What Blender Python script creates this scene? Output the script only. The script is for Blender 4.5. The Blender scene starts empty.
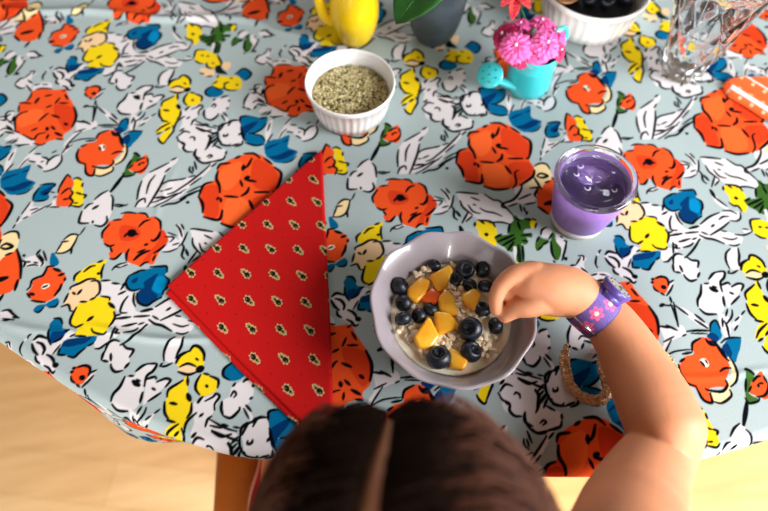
import bpy, bmesh, math, random
import numpy as np
from mathutils import Vector, Matrix, noise

# ------------------------------------------------------------------ camera
F_PX = 690.9                      # focal length in pixels of the 768 x 511 frame
R = np.array([[0.98417726, 0.17634715, -0.01722796],
              [-0.1440033, 0.8527232, 0.50212169],
              [0.10323841, -0.49169587, 0.86462535]])   # table axes -> camera axes (x right, y down, z forward)
T0 = np.array([-0.26874015, -0.02251025, 0.73081048])
CC = -R.T @ T0
TABLE_Z = 0.75
def P(px, py, h=0.0):
    """point h metres above the table top seen at that place in the photograph"""
    d = R.T @ np.array([(px-384)/F_PX, (py-255.5)/F_PX, 1.0])
    q = CC + (-h-CC[2])/d[2]*d
    return Vector((q[0], -q[1], TABLE_Z+h))
scn = bpy.context.scene
COL = scn.collection
cam_d = bpy.data.cameras.new('camera'); cam = bpy.data.objects.new('camera', cam_d); COL.objects.link(cam)
cam_d.sensor_width = 36; cam_d.lens = F_PX/768*36; cam_d.clip_start = .02
fl = np.diag([1, -1, -1.])
cx, cy, cz = fl @ R.T @ np.array([1, 0, 0.]), fl @ R.T @ np.array([0, -1, 0.]), fl @ R.T @ np.array([0, 0, -1.])
M = Matrix.Identity(4)
for i in range(3):
    M[i][0], M[i][1], M[i][2] = cx[i], cy[i], cz[i]
M[0][3], M[1][3], M[2][3] = CC[0], -CC[1], TABLE_Z-CC[2]
cam.matrix_world = M
cam_d.dof.use_dof = True; cam_d.dof.focus_distance = .66; cam_d.dof.aperture_fstop = 2.9
scn.camera = cam

# ------------------------------------------------------------------ light
w = bpy.data.worlds.new('room_light'); scn.world = w; w.use_nodes = True
w.node_tree.nodes['Background'].inputs[0].default_value = (1.0, .76, .54, 1)
w.node_tree.nodes['Background'].inputs[1].default_value = .21
def area(name, loc, target, sx, sy, power, col):
    l = bpy.data.lights.new(name, 'AREA'); l.shape = 'RECTANGLE'; l.size = sx; l.size_y = sy; l.energy = power; l.color = col
    o = bpy.data.objects.new(name, l); COL.objects.link(o); o.location = loc
    o.rotation_euler = (Vector(target)-Vector(loc)).to_track_quat('-Z', 'Y').to_euler()
    return o
area('window_light', (2.2, -1.1, 1.75), (.35, 0, .75), 1.2, 1.3, 152, (.94, .97, 1.0))
area('far_window_light', (.7, 2.5, 2.1), (.35, 0, .75), .8, .9, 22, (.93, .96, 1.0))
area('terrace_door_light', (-.05, -2.3, 1.50), (.25, 0, .75), .75, .7, 100, (1.0, .98, .96))
area('garden_door_light', (-1.7, -1.7, 1.6), (.1, 0, .75), 1.0, 1.3, 10, (.95, .97, 1.0))
scn.view_settings.view_transform = 'Standard'; scn.view_settings.look = 'None'
scn.view_settings.gamma = 1; scn.view_settings.use_curve_mapping = False
scn.view_settings.exposure = -0.10

# ------------------------------------------------------------------ helpers
rnd = random.Random(7)
def lin(c):
    return tuple(((x/12.92) if x <= .04045 else ((x+.055)/1.055)**2.4) for x in c)
def mat(name, col, rough=.5, metal=0, spec=.5, trans=0, ior=1.45, sss=0, coat=0, var=0, vscale=40, bump=0, bscale=200, attr=None, stretch=None, sheen=0, col2=None):
    m = bpy.data.materials.new(name); m.use_nodes = True
    nt = m.node_tree; b = nt.nodes['Principled BSDF']
    c = (*lin(col), 1)
    b.inputs['Base Color'].default_value = c
    b.inputs['Roughness'].default_value = rough; b.inputs['Metallic'].default_value = metal
    b.inputs['Specular IOR Level'].default_value = spec; b.inputs['Transmission Weight'].default_value = trans
    b.inputs['IOR'].default_value = ior; b.inputs['Coat Weight'].default_value = coat
    b.inputs['Sheen Weight'].default_value = sheen
    if sss:
        b.inputs['Subsurface Weight'].default_value = sss
        b.inputs['Subsurface Radius'].default_value = (1, .35, .18); b.inputs['Subsurface Scale'].default_value = .006
    tc = nt.nodes.new('ShaderNodeTexCoord'); mp = nt.nodes.new('ShaderNodeMapping')
    nt.links.new(tc.outputs['Object'], mp.inputs[0])
    if stretch: mp.inputs['Scale'].default_value = stretch
    if var or col2:
        n = nt.nodes.new('ShaderNodeTexNoise'); n.inputs['Scale'].default_value = vscale; n.inputs['Detail'].default_value = 4
        nt.links.new(mp.outputs[0], n.inputs['Vector'])
        mx = nt.nodes.new('ShaderNodeMixRGB')
        mx.inputs[1].default_value = (*[max(0, x*(1-var)) for x in c[:3]], 1) if not col2 else c
        mx.inputs[2].default_value = (*[min(1, x*(1+var)) for x in c[:3]], 1) if not col2 else (*lin(col2), 1)
        rp = nt.nodes.new('ShaderNodeValToRGB'); rp.color_ramp.elements[0].position = .35; rp.color_ramp.elements[1].position = .65
        nt.links.new(n.outputs['Fac'], rp.inputs[0]); nt.links.new(rp.outputs[0], mx.inputs[0])
        nt.links.new(mx.outputs[0], b.inputs['Base Color'])
    if attr:
        a = nt.nodes.new('ShaderNodeAttribute'); a.attribute_name = attr
        nt.links.new(a.outputs['Color'], b.inputs['Base Color'])
    if bump:
        n2 = nt.nodes.new('ShaderNodeTexNoise'); n2.inputs['Scale'].default_value = bscale; n2.inputs['Detail'].default_value = 3
        nt.links.new(mp.outputs[0], n2.inputs['Vector'])
        bp = nt.nodes.new('ShaderNodeBump'); bp.inputs['Strength'].default_value = bump; bp.inputs['Distance'].default_value = .001
        nt.links.new(n2.outputs['Fac'], bp.inputs['Height']); nt.links.new(bp.outputs[0], b.inputs['Normal'])
    return m
def mesh_obj(name, verts, faces, m=None, parent=None, smooth=True):
    me = bpy.data.meshes.new(name)
    me.from_pydata([tuple(v) for v in verts], [], [tuple(f) for f in faces]); me.update()
    if smooth: me.shade_smooth()
    o = bpy.data.objects.new(name, me); COL.objects.link(o)
    if m: me.materials.append(m)
    if parent: o.parent = parent
    return o
def tag(o, label=None, cat=None, group=None, kind=None):
    for k, v in (('label', label), ('category', cat), ('group', group), ('kind', kind)):
        if v: o[k] = v
    return o
def thing(name, label, cat, loc, rz=0, group=None):
    o = bpy.data.objects.new(name, None); COL.objects.link(o); o.empty_display_size = .02
    o.location = loc; o.rotation_euler = (0, 0, rz)
    return tag(o, label, cat, group)
class G:
    """collects shapes into one mesh"""
    def __init__(s): s.v = []; s.f = []
    def add(s, v, f):
        n = len(s.v); s.v += [tuple(q) for q in v]; s.f += [tuple(i+n for i in q) for q in f]; return s
    def lathe(s, prof, n=64, wav=None, c=(0, 0, 0), cap=False):
        v = []; f = []
        for k, (r, z) in enumerate(prof):
            for i in range(n):
                a = 2*math.pi*i/n; rr = r; zz = z
                if wav: rr, zz = wav(a, r, z, k)
                v.append((c[0]+rr*math.cos(a), c[1]+rr*math.sin(a), c[2]+zz))
        for k in range(len(prof)-1):
            for i in range(n):
                j = (i+1) % n; f.append((k*n+i, k*n+j, (k+1)*n+j, (k+1)*n+i))
        return s.add(v, f)
    def tube(s, pts, rad, n=12, closed=False, flat=1.0, up=None):
        pts = [Vector(p) for p in pts]; N = len(pts); rad = rad if hasattr(rad, '__len__') else [rad]*N
        v = []; f = []; prev = None
        for i, p in enumerate(pts):
            t = (pts[(i+1) % N]-pts[i-1]) if closed else (pts[min(i+1, N-1)]-pts[max(i-1, 0)])
            t.normalize()
            u = Vector(up) if up else (prev if prev is not None else (Vector((0, 0, 1)) if abs(t.z) < .9 else Vector((1, 0, 0))))
            b = t.cross(u); b.normalize(); u2 = b.cross(t); prev = u2
            for k in range(n):
                a = 2*math.pi*k/n; v.append(p+(b*math.cos(a)+u2*math.sin(a)*flat)*rad[i])
        M_ = N if closed else N-1
        for i in range(M_):
            for k in range(n):
                a, b2 = i*n+k, i*n+(k+1) % n; c, d = ((i+1) % N)*n+k, ((i+1) % N)*n+(k+1) % n
                f.append((a, b2, d, c))
        if not closed:
            f.append(tuple(range(n))[::-1]); f.append(tuple((N-1)*n+k for k in range(n)))
        return s.add(v, f)
    def ball(s, c, r, nu=14, nv=9, rot=None):
        r = r if hasattr(r, '__len__') else (r, r, r); v = []; f = []
        for j in range(nv+1):
            t = math.pi*j/nv
            for i in range(nu):
                a = 2*math.pi*i/nu; q = Vector((r[0]*math.sin(t)*math.cos(a), r[1]*math.sin(t)*math.sin(a), r[2]*math.cos(t)))
                if rot: q = rot @ q
                v.append(q+Vector(c))
        for j in range(nv):
            for i in range(nu):
                k = (i+1) % nu; f.append((j*nu+i, (j+1)*nu+i, (j+1)*nu+k, j*nu+k))
        return s.add(v, f)
    def prism(s, poly, z0, z1):
        n = len(poly); v = [(x, y, z0) for x, y in poly]+[(x, y, z1) for x, y in poly]
        f = [tuple(range(n))[::-1], tuple(range(n, 2*n))]+[(i, (i+1) % n, n+(i+1) % n, n+i) for i in range(n)]
        return s.add(v, f)
    def box(s, x0, x1, y0, y1, z0, z1): return s.prism([(x0, y0), (x1, y0), (x1, y1), (x0, y1)], z0, z1)
    def build(s, name, m=None, parent=None, smooth=True, bevel=0, sub=0, fix=True):
        o = mesh_obj(name, s.v, s.f, m, parent, smooth)
        if fix:
            bm = bmesh.new(); bm.from_mesh(o.data); bmesh.ops.remove_doubles(bm, verts=bm.verts, dist=1e-6)
            bmesh.ops.recalc_face_normals(bm, faces=bm.faces); bm.to_mesh(o.data); bm.free()
            if smooth: o.data.shade_smooth()
        if bevel:
            b = o.modifiers.new('bevel', 'BEVEL'); b.width = bevel; b.segments = 3; b.limit_method = 'ANGLE'; b.harden_normals = False
        if sub:
            b = o.modifiers.new('sub', 'SUBSURF'); b.levels = sub; b.render_levels = sub
        return o
def spl(P_, closed=False, n=8):
    P_ = [Vector(p) for p in P_]; N = len(P_); out = []
    for i in range(N if closed else N-1):
        if closed: a, b, c, d = P_[i-1], P_[i], P_[(i+1) % N], P_[(i+2) % N]
        else: a, b, c, d = P_[max(i-1, 0)], P_[i], P_[i+1], P_[min(i+2, N-1)]
        for k in range(n):
            t = k/n; out.append(.5*(2*b+(c-a)*t+(2*a-5*b+4*c-d)*t*t+(3*b-a-3*c+d)*t**3))
    if not closed: out.append(P_[-1])
    return out

# --- the printed flowers of the cloth: one repeat of the textile, measured from the photograph.
# lines: V x0 y0 scale | <colour> pts (filled shape) | <width> pts (ink line)
PRINT = """
V 90 264 8
W 80,160 130,130 200,150 260,180 290,210 340,215 370,260 360,330 320,400 240,400 190,330 150,290 90,250
W 240,390 260,290 330,230 350,330 400,380 640,290 700,350 720,380 560,450 480,480 420,510 200,520 200,430
V 95 324 8
W 0,120 60,80 130,70 120,110 90,150 40,190 0,190
W 130,0 330,0 400,0 300,60 230,80 180,90 150,110 150,50
V 0 84 8
W 0,280 60,240 110,215 110,330 120,370 180,405 260,445 280,480 180,490 90,450 30,440 80,395 60,340 0,340
W 610,300 700,310 766,310 766,345 640,385 560,470 510,510 520,460 600,380
R 250,60 330,35 420,45 520,40 545,90 580,150 610,210 610,290 570,360 510,400 500,440 450,440 400,450 340,480 280,470 265,440 180,410 120,370 115,280 150,220 150,150 210,130 240,90
r 450,160 590,190 600,300 520,370 470,300 430,220
o 140,260 240,200 340,210 330,280 220,330 150,340
11 290,40 350,32 415,38
11 250,70 240,100 215,130
11 155,150 200,148 245,155
10 150,170 145,220
12 120,370 118,280 160,235 220,215
11 120,375 150,385
11 180,400 260,440 300,400 360,385
12 520,80 540,120
15 590,180 608,240 600,290 575,340
12 475,150 540,150
11 475,110 440,155
16 310,110 280,150
12 360,95 410,85
12 370,185 410,170
12 310,290 370,240 385,235
14 415,245 470,265
12 250,370 295,350
16 515,310 535,325
18 375,345 375,365
14 410,335 435,360
16 440,385 490,410
12 385,400 370,435
10 265,470 320,485 360,470
11 450,435 500,440
10 0,260 35,255 60,220 110,215
8 30,260 100,320
10 0,370 40,350 110,375
8 90,470 140,430
10 120,485 230,480
12 610,295 680,305
12 660,290 720,320
9 520,500 560,455 620,400 650,375
9 550,470 640,440 766,430
9 590,385 680,355
11 740,300 750,230 750,170
16 670,180 700,170
9 690,175 760,180
V 0 30 8
W 260,460 300,425 400,420 415,470 330,455 270,480
9 275,440 320,430
9 340,432 380,435
W 120,430 160,390 200,380 240,350 270,325 290,345 260,370 250,400 260,430 230,470 170,460
11 120,430 160,390 190,385
9 200,380 250,340
9 240,330 275,330 265,355
11 225,400 255,425
11 120,440 160,465 200,460
10 210,440 250,490
V 10 324 8
R 485,400 510,350 560,325 620,320 650,360 640,400 600,450 560,485 510,465 480,430
W 600,450 640,405 690,370 670,400 620,460
16 500,355 520,348
16 485,385 500,378
14 485,420 490,450 515,470
16 540,345 590,330 630,340 640,370 625,410
26 565,425 585,430
12 640,390 690,365
13 570,505 620,460 665,410
14 525,480 550,500
V 90 84 8
W 60,180 130,210 230,300 190,310 120,250
W 0,310 40,290 60,320 40,350 0,355
12 45,130 40,160
10 55,160 40,220 20,295
11 60,180 120,235
12 170,235 215,280
12 155,265 220,315
12 65,328 140,325 230,330
8 90,340 200,345
9 20,355 50,345
W 212,185 235,145 280,120 300,75 360,70 375,45 440,12 500,12 485,45 440,75 425,130 400,200 360,235 300,245 250,235 220,210
W 440,90 480,75 500,95 585,85 560,120 470,180 420,210 430,140
W 330,250 380,250 400,280 350,370 315,370
W 400,300 520,235 500,255 420,320
13 215,190 230,155 270,120 300,72
12 370,45 410,20 440,10
12 440,10 500,12 480,45 440,70 425,120
12 415,150 400,200
13 220,205 250,235 320,240
10 325,68 355,68
22 355,95 390,115
9 375,85 400,95
12 440,85 490,75 500,85
12 505,100 560,85 590,95 560,125
11 530,155 450,195
11 475,130 495,140
10 330,310 350,265
11 345,370 360,310 355,280
10 380,255 410,220
10 360,300 420,260 440,225
9 430,285 470,265
9 490,255 525,235
10 400,335 435,310
B 245,290 300,275 305,330 290,370 230,395 190,370 230,330
B 265,430 330,380 420,375 390,430 350,470 310,510 270,490 250,450
b 190,360 240,340 270,370 230,400
b 260,430 310,400 320,450 290,480
14 190,390 230,400 250,470 270,500
10 230,330 255,290 300,275 305,320
10 270,400 330,375 420,375
Y 570,175 590,130 650,110 690,75 710,90 700,150 725,210 720,260 690,300 660,340 640,400 600,460 570,475 545,440 600,370 540,395 525,375 560,330 600,300 560,270 555,220
12 570,175 580,140 640,110 670,95
12 700,80 700,120
20 700,165 715,195
13 555,200 555,250 580,285
12 570,290 620,300
14 590,205 630,212
12 725,210 720,250 695,280
12 530,380 570,345 640,310
12 535,400 570,385
12 600,370 640,345
13 545,430 555,455 580,475 600,465
11 600,460 640,410 670,370 660,330
V 95 324 8
W 50,270 80,215 100,160 150,120 190,140 200,165 250,190 305,205 275,260 270,310 240,350 200,375 140,370 115,320 100,295 60,290
15 50,285 60,245 75,215
15 80,210 105,150 150,125 190,135
15 220,155 250,190 305,205 275,260
15 270,310 235,350
16 215,370 160,380 130,350 125,320
15 125,235 125,290
15 60,290 100,298
13 0,195 40,190 90,150
13 120,115 150,50 160,20
14 165,35 180,50 165,70 200,75
12 215,15 290,5
13 230,70 300,55 340,30
14 410,0 350,60 290,110 230,150 200,165
W 560,290 545,230 560,170 600,120 660,100 710,100 690,180 650,270 620,310
14 640,105 590,140 560,190 548,240 550,290
15 710,105 690,170 660,230 645,270
13 515,335 560,335 615,310
11 520,325 540,310
V 110 30 8
Y 465,440 480,410 540,390 560,365 600,360 640,390 645,440 620,470 590,460 540,450 490,465
P 480,470 520,455 590,465 590,490 530,500 485,490
14 465,440 490,405 540,385
14 550,385 575,360 610,365 640,395 642,430
11 490,460 540,445 590,460
13 480,485 540,500 590,490
28 605,480 630,468
10 590,420 605,430
V 180 84 8
W 10,220 60,190 160,165 180,180 145,250 110,290 170,310 290,370 240,410 230,460 150,520 0,520 -10,420 0,350 20,300
W 195,240 200,200 240,180 260,130 310,110 380,90 395,130 385,190 340,230 300,260 270,280 215,275
W 330,230 380,270 385,300 360,290
W 310,340 340,310 390,310 420,290 480,285 490,360 500,440 480,480 420,500 370,480 320,460 325,420 310,370
W 505,170 520,120 560,75 600,70 615,30 660,35 650,80 640,110 690,170 620,150 590,190 550,200 525,185
W 690,330 740,280 720,400 690,470 680,400
V 170 84 11.9
Y 165,180 180,130 230,95 290,110 375,150 370,200 330,240 250,260 220,265 175,230
18 210,105 170,160 165,210 200,250
16 240,95 290,105
18 300,115 375,145 370,200
18 230,265 180,305
18 262,182 275,195
V 180 84 8
10 60,190 45,210
11 90,200 140,180 160,165 180,180 150,215 148,245
12 55,275 75,262
11 90,325 105,290 130,275
10 120,320 190,335
13 130,350 190,375 250,365
11 195,315 230,325
10 265,330 300,335
11 80,430 95,420 115,430 115,450
13 0,375 30,355
13 10,470 30,480
12 225,380 300,400
12 215,500 240,440 225,410
12 235,480 290,430
12 260,500 300,450
12 250,410 290,380
11 265,130 280,115
12 330,110 350,98 385,92
12 390,125 393,135
11 370,195 385,187
13 195,205 190,240 200,270
13 205,275 250,285 300,250 305,235
10 250,180 270,155 285,170 270,185
10 330,240 360,290
12 345,225 375,255
12 305,375 315,335 350,310
12 385,330 410,295 440,285 475,290
13 325,455 330,480 380,490 400,478
12 440,498 490,480 500,450
11 470,405 480,390
12 350,400 350,415 375,410 380,395
B 480,260 540,245 640,265 700,265 690,310 660,350 600,385 540,390 500,370 480,320
B 520,400 580,390 650,410 680,450 660,480 600,485 540,465 510,430
b 490,345 560,310 620,295 600,330 550,375 530,400 500,440 480,380
12 480,300 485,260 540,250
12 640,270 690,262
11 690,310 660,350 600,385 550,390
12 485,340 500,400 520,450
12 520,465 600,488 670,478
10 580,395 650,410 680,450
12 510,165 520,120 550,75
12 570,65 600,68 605,40 630,25
12 660,40 655,75 635,85
12 620,110 670,140
12 620,155 690,170
14 505,180 515,185
12 530,190 560,200
11 610,170 590,195
9 650,245 700,215
9 680,245 730,225
9 720,310 700,370
9 740,395 695,460
8 740,270 766,262
V 110 100 4.646
7 310,170 320,190 345,203 340,225 358,240 382,240
7 400,228 396,262 425,290 470,285
7 318,165 345,145 370,150
7 505,130 500,170 520,205 555,212
6 395,95 450,120 490,130
6 400,125 440,140 475,150
6 455,200 470,180 460,160
6 460,185 490,165
6 470,200 500,175
7 300,130 310,100 345,75
7 510,140 530,110 550,105
7 545,105 560,95 590,92
7 560,212 600,200
V 200 40 8
B 290,265 350,225 410,265 380,310 345,315 310,290
B 45,410 60,385 95,365 130,390 185,400 180,430 130,455 70,450
Y 100,340 140,300 140,280 200,290 300,290 330,320 330,380 270,400 200,390 150,395 110,370
P 175,180 240,175 245,205 215,240 180,220
10 100,350 140,325
10 145,280 140,300
11 190,345 230,335
11 200,345 195,385 240,400 290,398
10 290,350 300,360
11 110,370 150,390 185,385
10 240,300 260,305
11 280,270 350,225 410,265 380,310 350,318
12 100,365 50,395 45,430 80,450
P 0,225 60,220 110,230 110,280 60,290 10,265
11 0,262 30,268
11 55,290 95,285
V 180 0 8
Y 115,450 130,400 190,395 260,420 300,450 330,500 300,540 250,540 210,510 150,500 120,480
11 110,460 130,400 200,395
13 300,440 330,500 325,520
11 170,440 185,440
11 215,445 230,445
11 120,480 150,500 180,505
V 200 40 8
12 50,180 60,215 100,225
10 95,180 110,185
k 120,210 160,200 180,230 220,270 180,270 130,260
V 180 0 8
Y 45,210 70,190 130,200 165,210 175,260 160,310 130,350 100,345 90,310 50,300 55,250
11 40,215 50,195
11 75,185 150,200 170,230
11 40,290 60,310 90,315 100,345
16 98,265 106,272
V 484 204 8
G 230,95 260,90 290,120 380,115 380,190 330,200 320,230 380,230 385,265 340,265 355,300 330,325 300,320 325,455 260,455 265,350 235,340 230,380 190,370 160,340 120,320 90,280 95,250 200,240 195,170 235,130
W 240,340 268,345 262,440 250,460 240,400
k 262,340 285,330 300,450 275,455
14 90,265 140,240
14 110,300 180,270 240,245
13 150,330 250,270
13 190,370 240,300
13 310,330 318,445
13 250,110 290,130
14 330,115 380,125
12 300,250 380,240
11 310,290 350,295
13 205,160 195,230
14 270,140 290,200
Y 375,120 415,130 415,185 375,185
11 390,115 415,130
11 420,150 410,190
W 460,250 465,210 500,190 545,215 530,260 490,270
G 415,360 410,310 440,260 470,275 520,290 470,330 430,370
W 580,240 620,250 650,290 640,350 620,400 590,330 580,300
G 535,290 560,230 580,300 620,360 600,440 570,445 545,390
12 455,245 465,205 500,185
11 420,300 440,260
13 470,325 515,300
11 430,370 470,335
14 535,300 545,390 570,440
12 660,300 650,360 625,450
11 640,290 665,300
11 640,440 660,430 655,445 640,420
11 610,255 630,270
11 520,280 550,230
11 555,455 570,465
V 0 30 8
W 210,190 260,170 310,195 290,220 240,215
11 235,175 270,170 310,195 340,210
9 240,215 310,220
14 200,135 235,95
V 0 0 4.646
W 0,110 30,70 60,40 110,35 125,60 100,90 80,130 40,140 0,130
R 80,130 110,80 110,60 150,45 180,60 200,130 190,165 150,190 100,190 65,160
8 185,60 200,100 200,145
8 190,150 180,180
8 65,165 90,190
7 110,60 115,100
13 100,155 150,143
6 0,100 25,80 40,45 60,35
6 0,140 60,120
5 65,75 90,65
V 470 148 8
W 380,400 430,330 470,310 540,330 530,360 510,380 520,420 460,450 400,440 330,450 260,475 265,450 320,430
C 440,300 500,250 520,220 510,160 540,130 610,125 640,170 655,220 640,260 590,290 580,310 520,310 450,320
14 415,290 410,330 370,390 330,420 270,440 255,465 280,480
11 310,465 380,440
12 440,450 520,435
14 545,320 520,370 530,390
12 520,140 560,120 610,125 640,165
15 540,215 570,200 620,220 580,235 540,225
12 480,320 560,310
12 600,275 640,260
12 400,450 415,505
11 430,470 445,510
V 484 204 8
13 345,60 340,80
V 0 204 8
W 190,440 330,400 360,470 330,495 200,500
14 185,405 195,415
13 180,450 200,465 190,500
11 210,460 240,462
11 270,465 300,470
11 215,495 260,485 300,490
13 290,400 320,365
13 290,405 340,465 330,490
11 310,400 350,450
12 345,375 370,450
B 405,400 430,390 450,420 470,450 460,490 400,490
V 0 264 8
R 215,230 250,190 270,130 340,100 370,40 400,10 440,30 500,60 530,110 510,150 480,210 430,270 350,305 270,290 225,260
B 265,365 300,330 360,320 350,350 310,380 275,385
B 365,320 440,275 470,280 465,320 420,345 380,345
14 215,205 240,180 255,130 300,105 340,90 365,50 380,20 430,15
18 430,35 480,55
16 470,90 510,75
14 520,110 515,130
15 490,160 475,200 435,250
13 250,290 300,300 360,305
12 215,235 240,270
17 240,235 270,245
L 330,185 350,160 385,155 395,175 365,195 340,200
12 340,185 380,170
11 280,380 310,385 350,345
11 390,345 440,340 465,310
W 0,390 60,365 100,395 80,440 30,450 0,440
13 45,370 80,370 100,405
12 100,425 140,430
11 25,455 75,450
P 560,200 620,160 700,120 790,135 800,200 770,250 700,290 640,305 610,340 580,380 550,370 545,320 500,345 530,270 555,230
Y 595,130 600,85 650,50 720,0 800,-20 860,-40 830,10 815,60 805,120 760,115 700,110 640,145
Y 560,470 575,420 610,340 640,310 700,295 780,258 860,268 910,345 915,430 870,510 830,555 770,565 690,575 610,575 600,550 625,520 590,510 570,490
14 560,200 570,180 640,150 700,120 760,115
14 730,135 770,130 795,155 795,220 765,255
13 545,235 510,305
13 490,340 545,325 560,370 580,375
13 640,300 690,300
15 620,240 650,205
14 580,225 600,240
14 590,130 600,90 640,55
13 670,60 720,20 760,10
13 780,-15 820,-30
13 830,0 810,60 810,110
16 783,72 789,74
13 720,285 760,265
13 810,255 870,265 875,285
20 870,310 910,345
14 910,380 915,430 870,500
14 610,345 575,410 558,460 570,490 600,500
18 700,450 740,420
13 600,510 660,480
13 730,515 750,545 820,560 850,540
13 600,575 680,575
V 10 324 8
W 310,170 380,140 440,90 480,50 520,70 510,95 430,130 390,190 345,240 320,220
B 305,110 312,50 315,0 360,-42 400,-45 420,-10 425,35 475,45 430,90 370,140 325,155
b 340,70 420,60 470,47 430,90 370,130 320,140
B 380,245 400,190 440,130 530,110 600,95 690,95 670,150 600,190 550,230 510,265 460,250 420,250
b 410,170 450,125 560,110 650,100 600,150 520,170 440,180
14 315,45 305,110 325,165
13 350,-45 400,-45 420,-5
12 340,150 400,120 430,90
13 440,55 475,45
14 380,245 440,248
12 380,240 400,190
14 460,255 510,265 550,230 600,190
12 620,175 665,150
10 340,240 400,165
11 480,100 520,80
W 175,160 190,110 240,95 290,120 320,160 330,220 350,260 360,320 340,380 280,360 240,330 200,300 200,250 230,240 200,230
W 60,240 70,180 110,130 150,90 170,85 140,120 90,170 70,230
17 190,125 230,98 270,105 290,115
17 175,160 190,210 220,245
17 215,145 255,160 275,200 260,240
16 200,255 200,290 225,310
17 295,245 330,265 350,300 345,325
26 350,330 375,325
16 265,330 300,350 320,385 350,375
12 255,400 290,380
13 65,250 65,210 105,140
11 140,115 150,95 170,85
V 440 100 4.646
R 130,170 150,145 200,120 260,105 310,110 370,150 415,195 425,240 415,275 440,320 430,360 390,390 330,410 260,415 210,400 190,385 130,380 100,340 75,290 90,240 130,215
r 290,130 370,160 415,210 412,265 330,255 290,210
r 330,290 420,290 430,340 370,370 320,330
r 90,250 140,240 165,290 180,370 130,370 90,300
o 145,175 230,140 240,210 200,260 160,240
o 200,300 290,300 320,390 220,395
8 130,170 140,150 180,145
8 200,125 220,115
8 235,105 280,105 310,125
8 330,125 370,150
9 385,165 420,190 422,235 412,270
9 135,180 135,210 155,240 165,270
8 75,290 85,240 120,225
9 75,290 100,320 110,355
9 120,375 190,385 195,345
9 205,400 260,415 320,410
9 375,395 430,355 440,325
8 190,285 250,290
9 265,285 285,270 290,250
8 165,290 160,300
8 175,295 180,310
8 275,125 265,155 250,170
11 245,155 245,175
12 265,210 280,205
9 265,215 285,220 315,225
8 245,220 260,245
8 320,270 385,270
7 400,270 415,268
9 305,305 330,340
V 0 144 8
B 0,270 40,220 100,200 160,190 240,160 235,200 225,220 210,270 280,300 250,340 200,380 130,400 70,400 20,360 0,340
b 20,350 100,335 200,295 260,300 200,345 100,375
b 0,290 60,250 150,230 60,270
b 160,225 225,195 215,215
W 20,325 60,318 110,298 60,325
9 130,402 200,387 260,342
W 220,110 270,75 330,95 390,130 440,100 490,85 490,130 450,180 400,210 350,205 300,175 270,140 210,140
W 230,70 290,20 250,90 160,190 150,170
W 470,90 540,10 590,0 500,80
11 280,75 320,75
12 335,100 370,110 385,130
12 370,160 385,130 430,95 470,85
12 490,85 490,130 450,180 400,205 350,215
10 225,130 280,140
11 300,165 335,190
9 325,140 345,132
8 230,70 300,10
8 150,190 190,140 230,110
9 415,65 450,50
9 490,75 550,0
9 520,40 580,0
W 200,510 240,460 270,460 240,500
W 380,490 440,440 450,500
B 260,440 280,390 310,340 370,320 435,315 430,340 390,390 390,430 330,450 280,455
b 320,380 380,350 430,325 390,390 340,410
12 260,445 270,400 310,345
12 320,325 370,315 435,315 435,335
11 350,400 390,380
11 270,455 340,450 380,435
9 405,380 435,385
9 240,460 205,510
9 370,505 410,470
8 425,425 450,415
R 445,480 460,400 490,330 530,250 560,260 590,310 570,360 580,420 560,490 480,495
Y 590,300 600,270 650,280 660,330 665,390 680,410 660,470 620,495 570,480 575,440 580,370
12 460,385 480,330 530,250 545,245 565,265
12 490,395 530,360 565,350
12 565,365 580,390 555,425 570,440 580,460 550,500
12 505,440 540,435
12 585,275 620,268 650,285
11 660,310 655,340
12 610,385 650,400
13 660,400 685,410 670,430
12 570,490 630,500 660,480
10 590,470 620,468
10 395,500 470,500
V 0 204 8
W 170,100 220,10 300,20 370,10 300,60 200,110 130,160 110,170
9 220,10 170,75
9 150,95 130,140
9 120,160 100,190
9 240,45 300,30
9 250,75 370,10
9 180,115 220,95
V 0 100 4.646
C 440,320 500,310 525,290 560,260 575,225 575,205 590,210 590,235 580,265 560,285 540,300 525,310 520,330 480,345 460,355 440,345
R 445,190 455,160 490,140 530,140 560,170 570,210 565,240 525,280 520,300 470,300 440,310 435,345 405,350 395,310 365,285 355,250 375,220 400,200
7 445,180 460,155 500,140
7 400,190 440,185
7 375,215 400,205
8 365,225 355,255 365,285 395,295
8 395,300 400,340 430,350 440,320
8 430,305 440,310 490,315 525,295 525,280
7 520,250 545,240 570,240
9 520,145 530,160 550,165
8 560,170 570,200
7 440,347 470,352 520,330 525,310
7 535,300 570,280 590,240 585,205
L 455,215 480,205 490,225 470,235
7 460,215 468,232
5 480,210 485,225
W 370,560 380,510 410,480 440,465 470,430 500,420 525,450 525,500 500,560 470,585 430,575 400,575
7 390,505 410,485 430,478
7 440,460 470,435 500,420
7 515,440 525,460 520,510
8 380,515 368,550 370,570 410,570
8 440,580 470,585 495,565 495,540
9 430,505 455,490
7 430,560 430,570
V 90 144 8
G 270,250 280,200 330,120 360,70 400,95 370,140 320,180 310,210 350,240 300,265
R 310,200 350,150 390,120 450,85 465,110 470,160 440,220 400,240 350,220
13 350,75 365,70 400,100
12 330,125 290,190
12 265,230 275,260 340,250 360,235
12 370,140 410,115 440,110
12 400,155 390,170
11 410,150 435,150
10 310,195 345,165
12 350,225 400,220 440,195 465,160
11 460,110 465,150
20 265,250 220,310 165,380
W 370,500 390,440 400,340 430,270 490,220 600,160 700,110 690,150 630,200 590,270 540,370 480,470 450,500
W 520,420 600,320 720,280 840,250 960,160 1005,150 900,260 800,340 720,420 640,450 540,480 470,500 510,440
11 480,225 570,180 630,150
11 650,130 690,110
10 640,190 600,225
12 375,440 390,360 415,295
11 450,395 475,310 520,250
13 600,250 560,340 500,440 460,500
12 360,500 390,455 435,435 440,465
11 560,330 620,300 700,285 766,272
9 560,378 585,375
10 600,372 655,352
14 520,430 600,425
10 620,400 680,380 766,320
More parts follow.
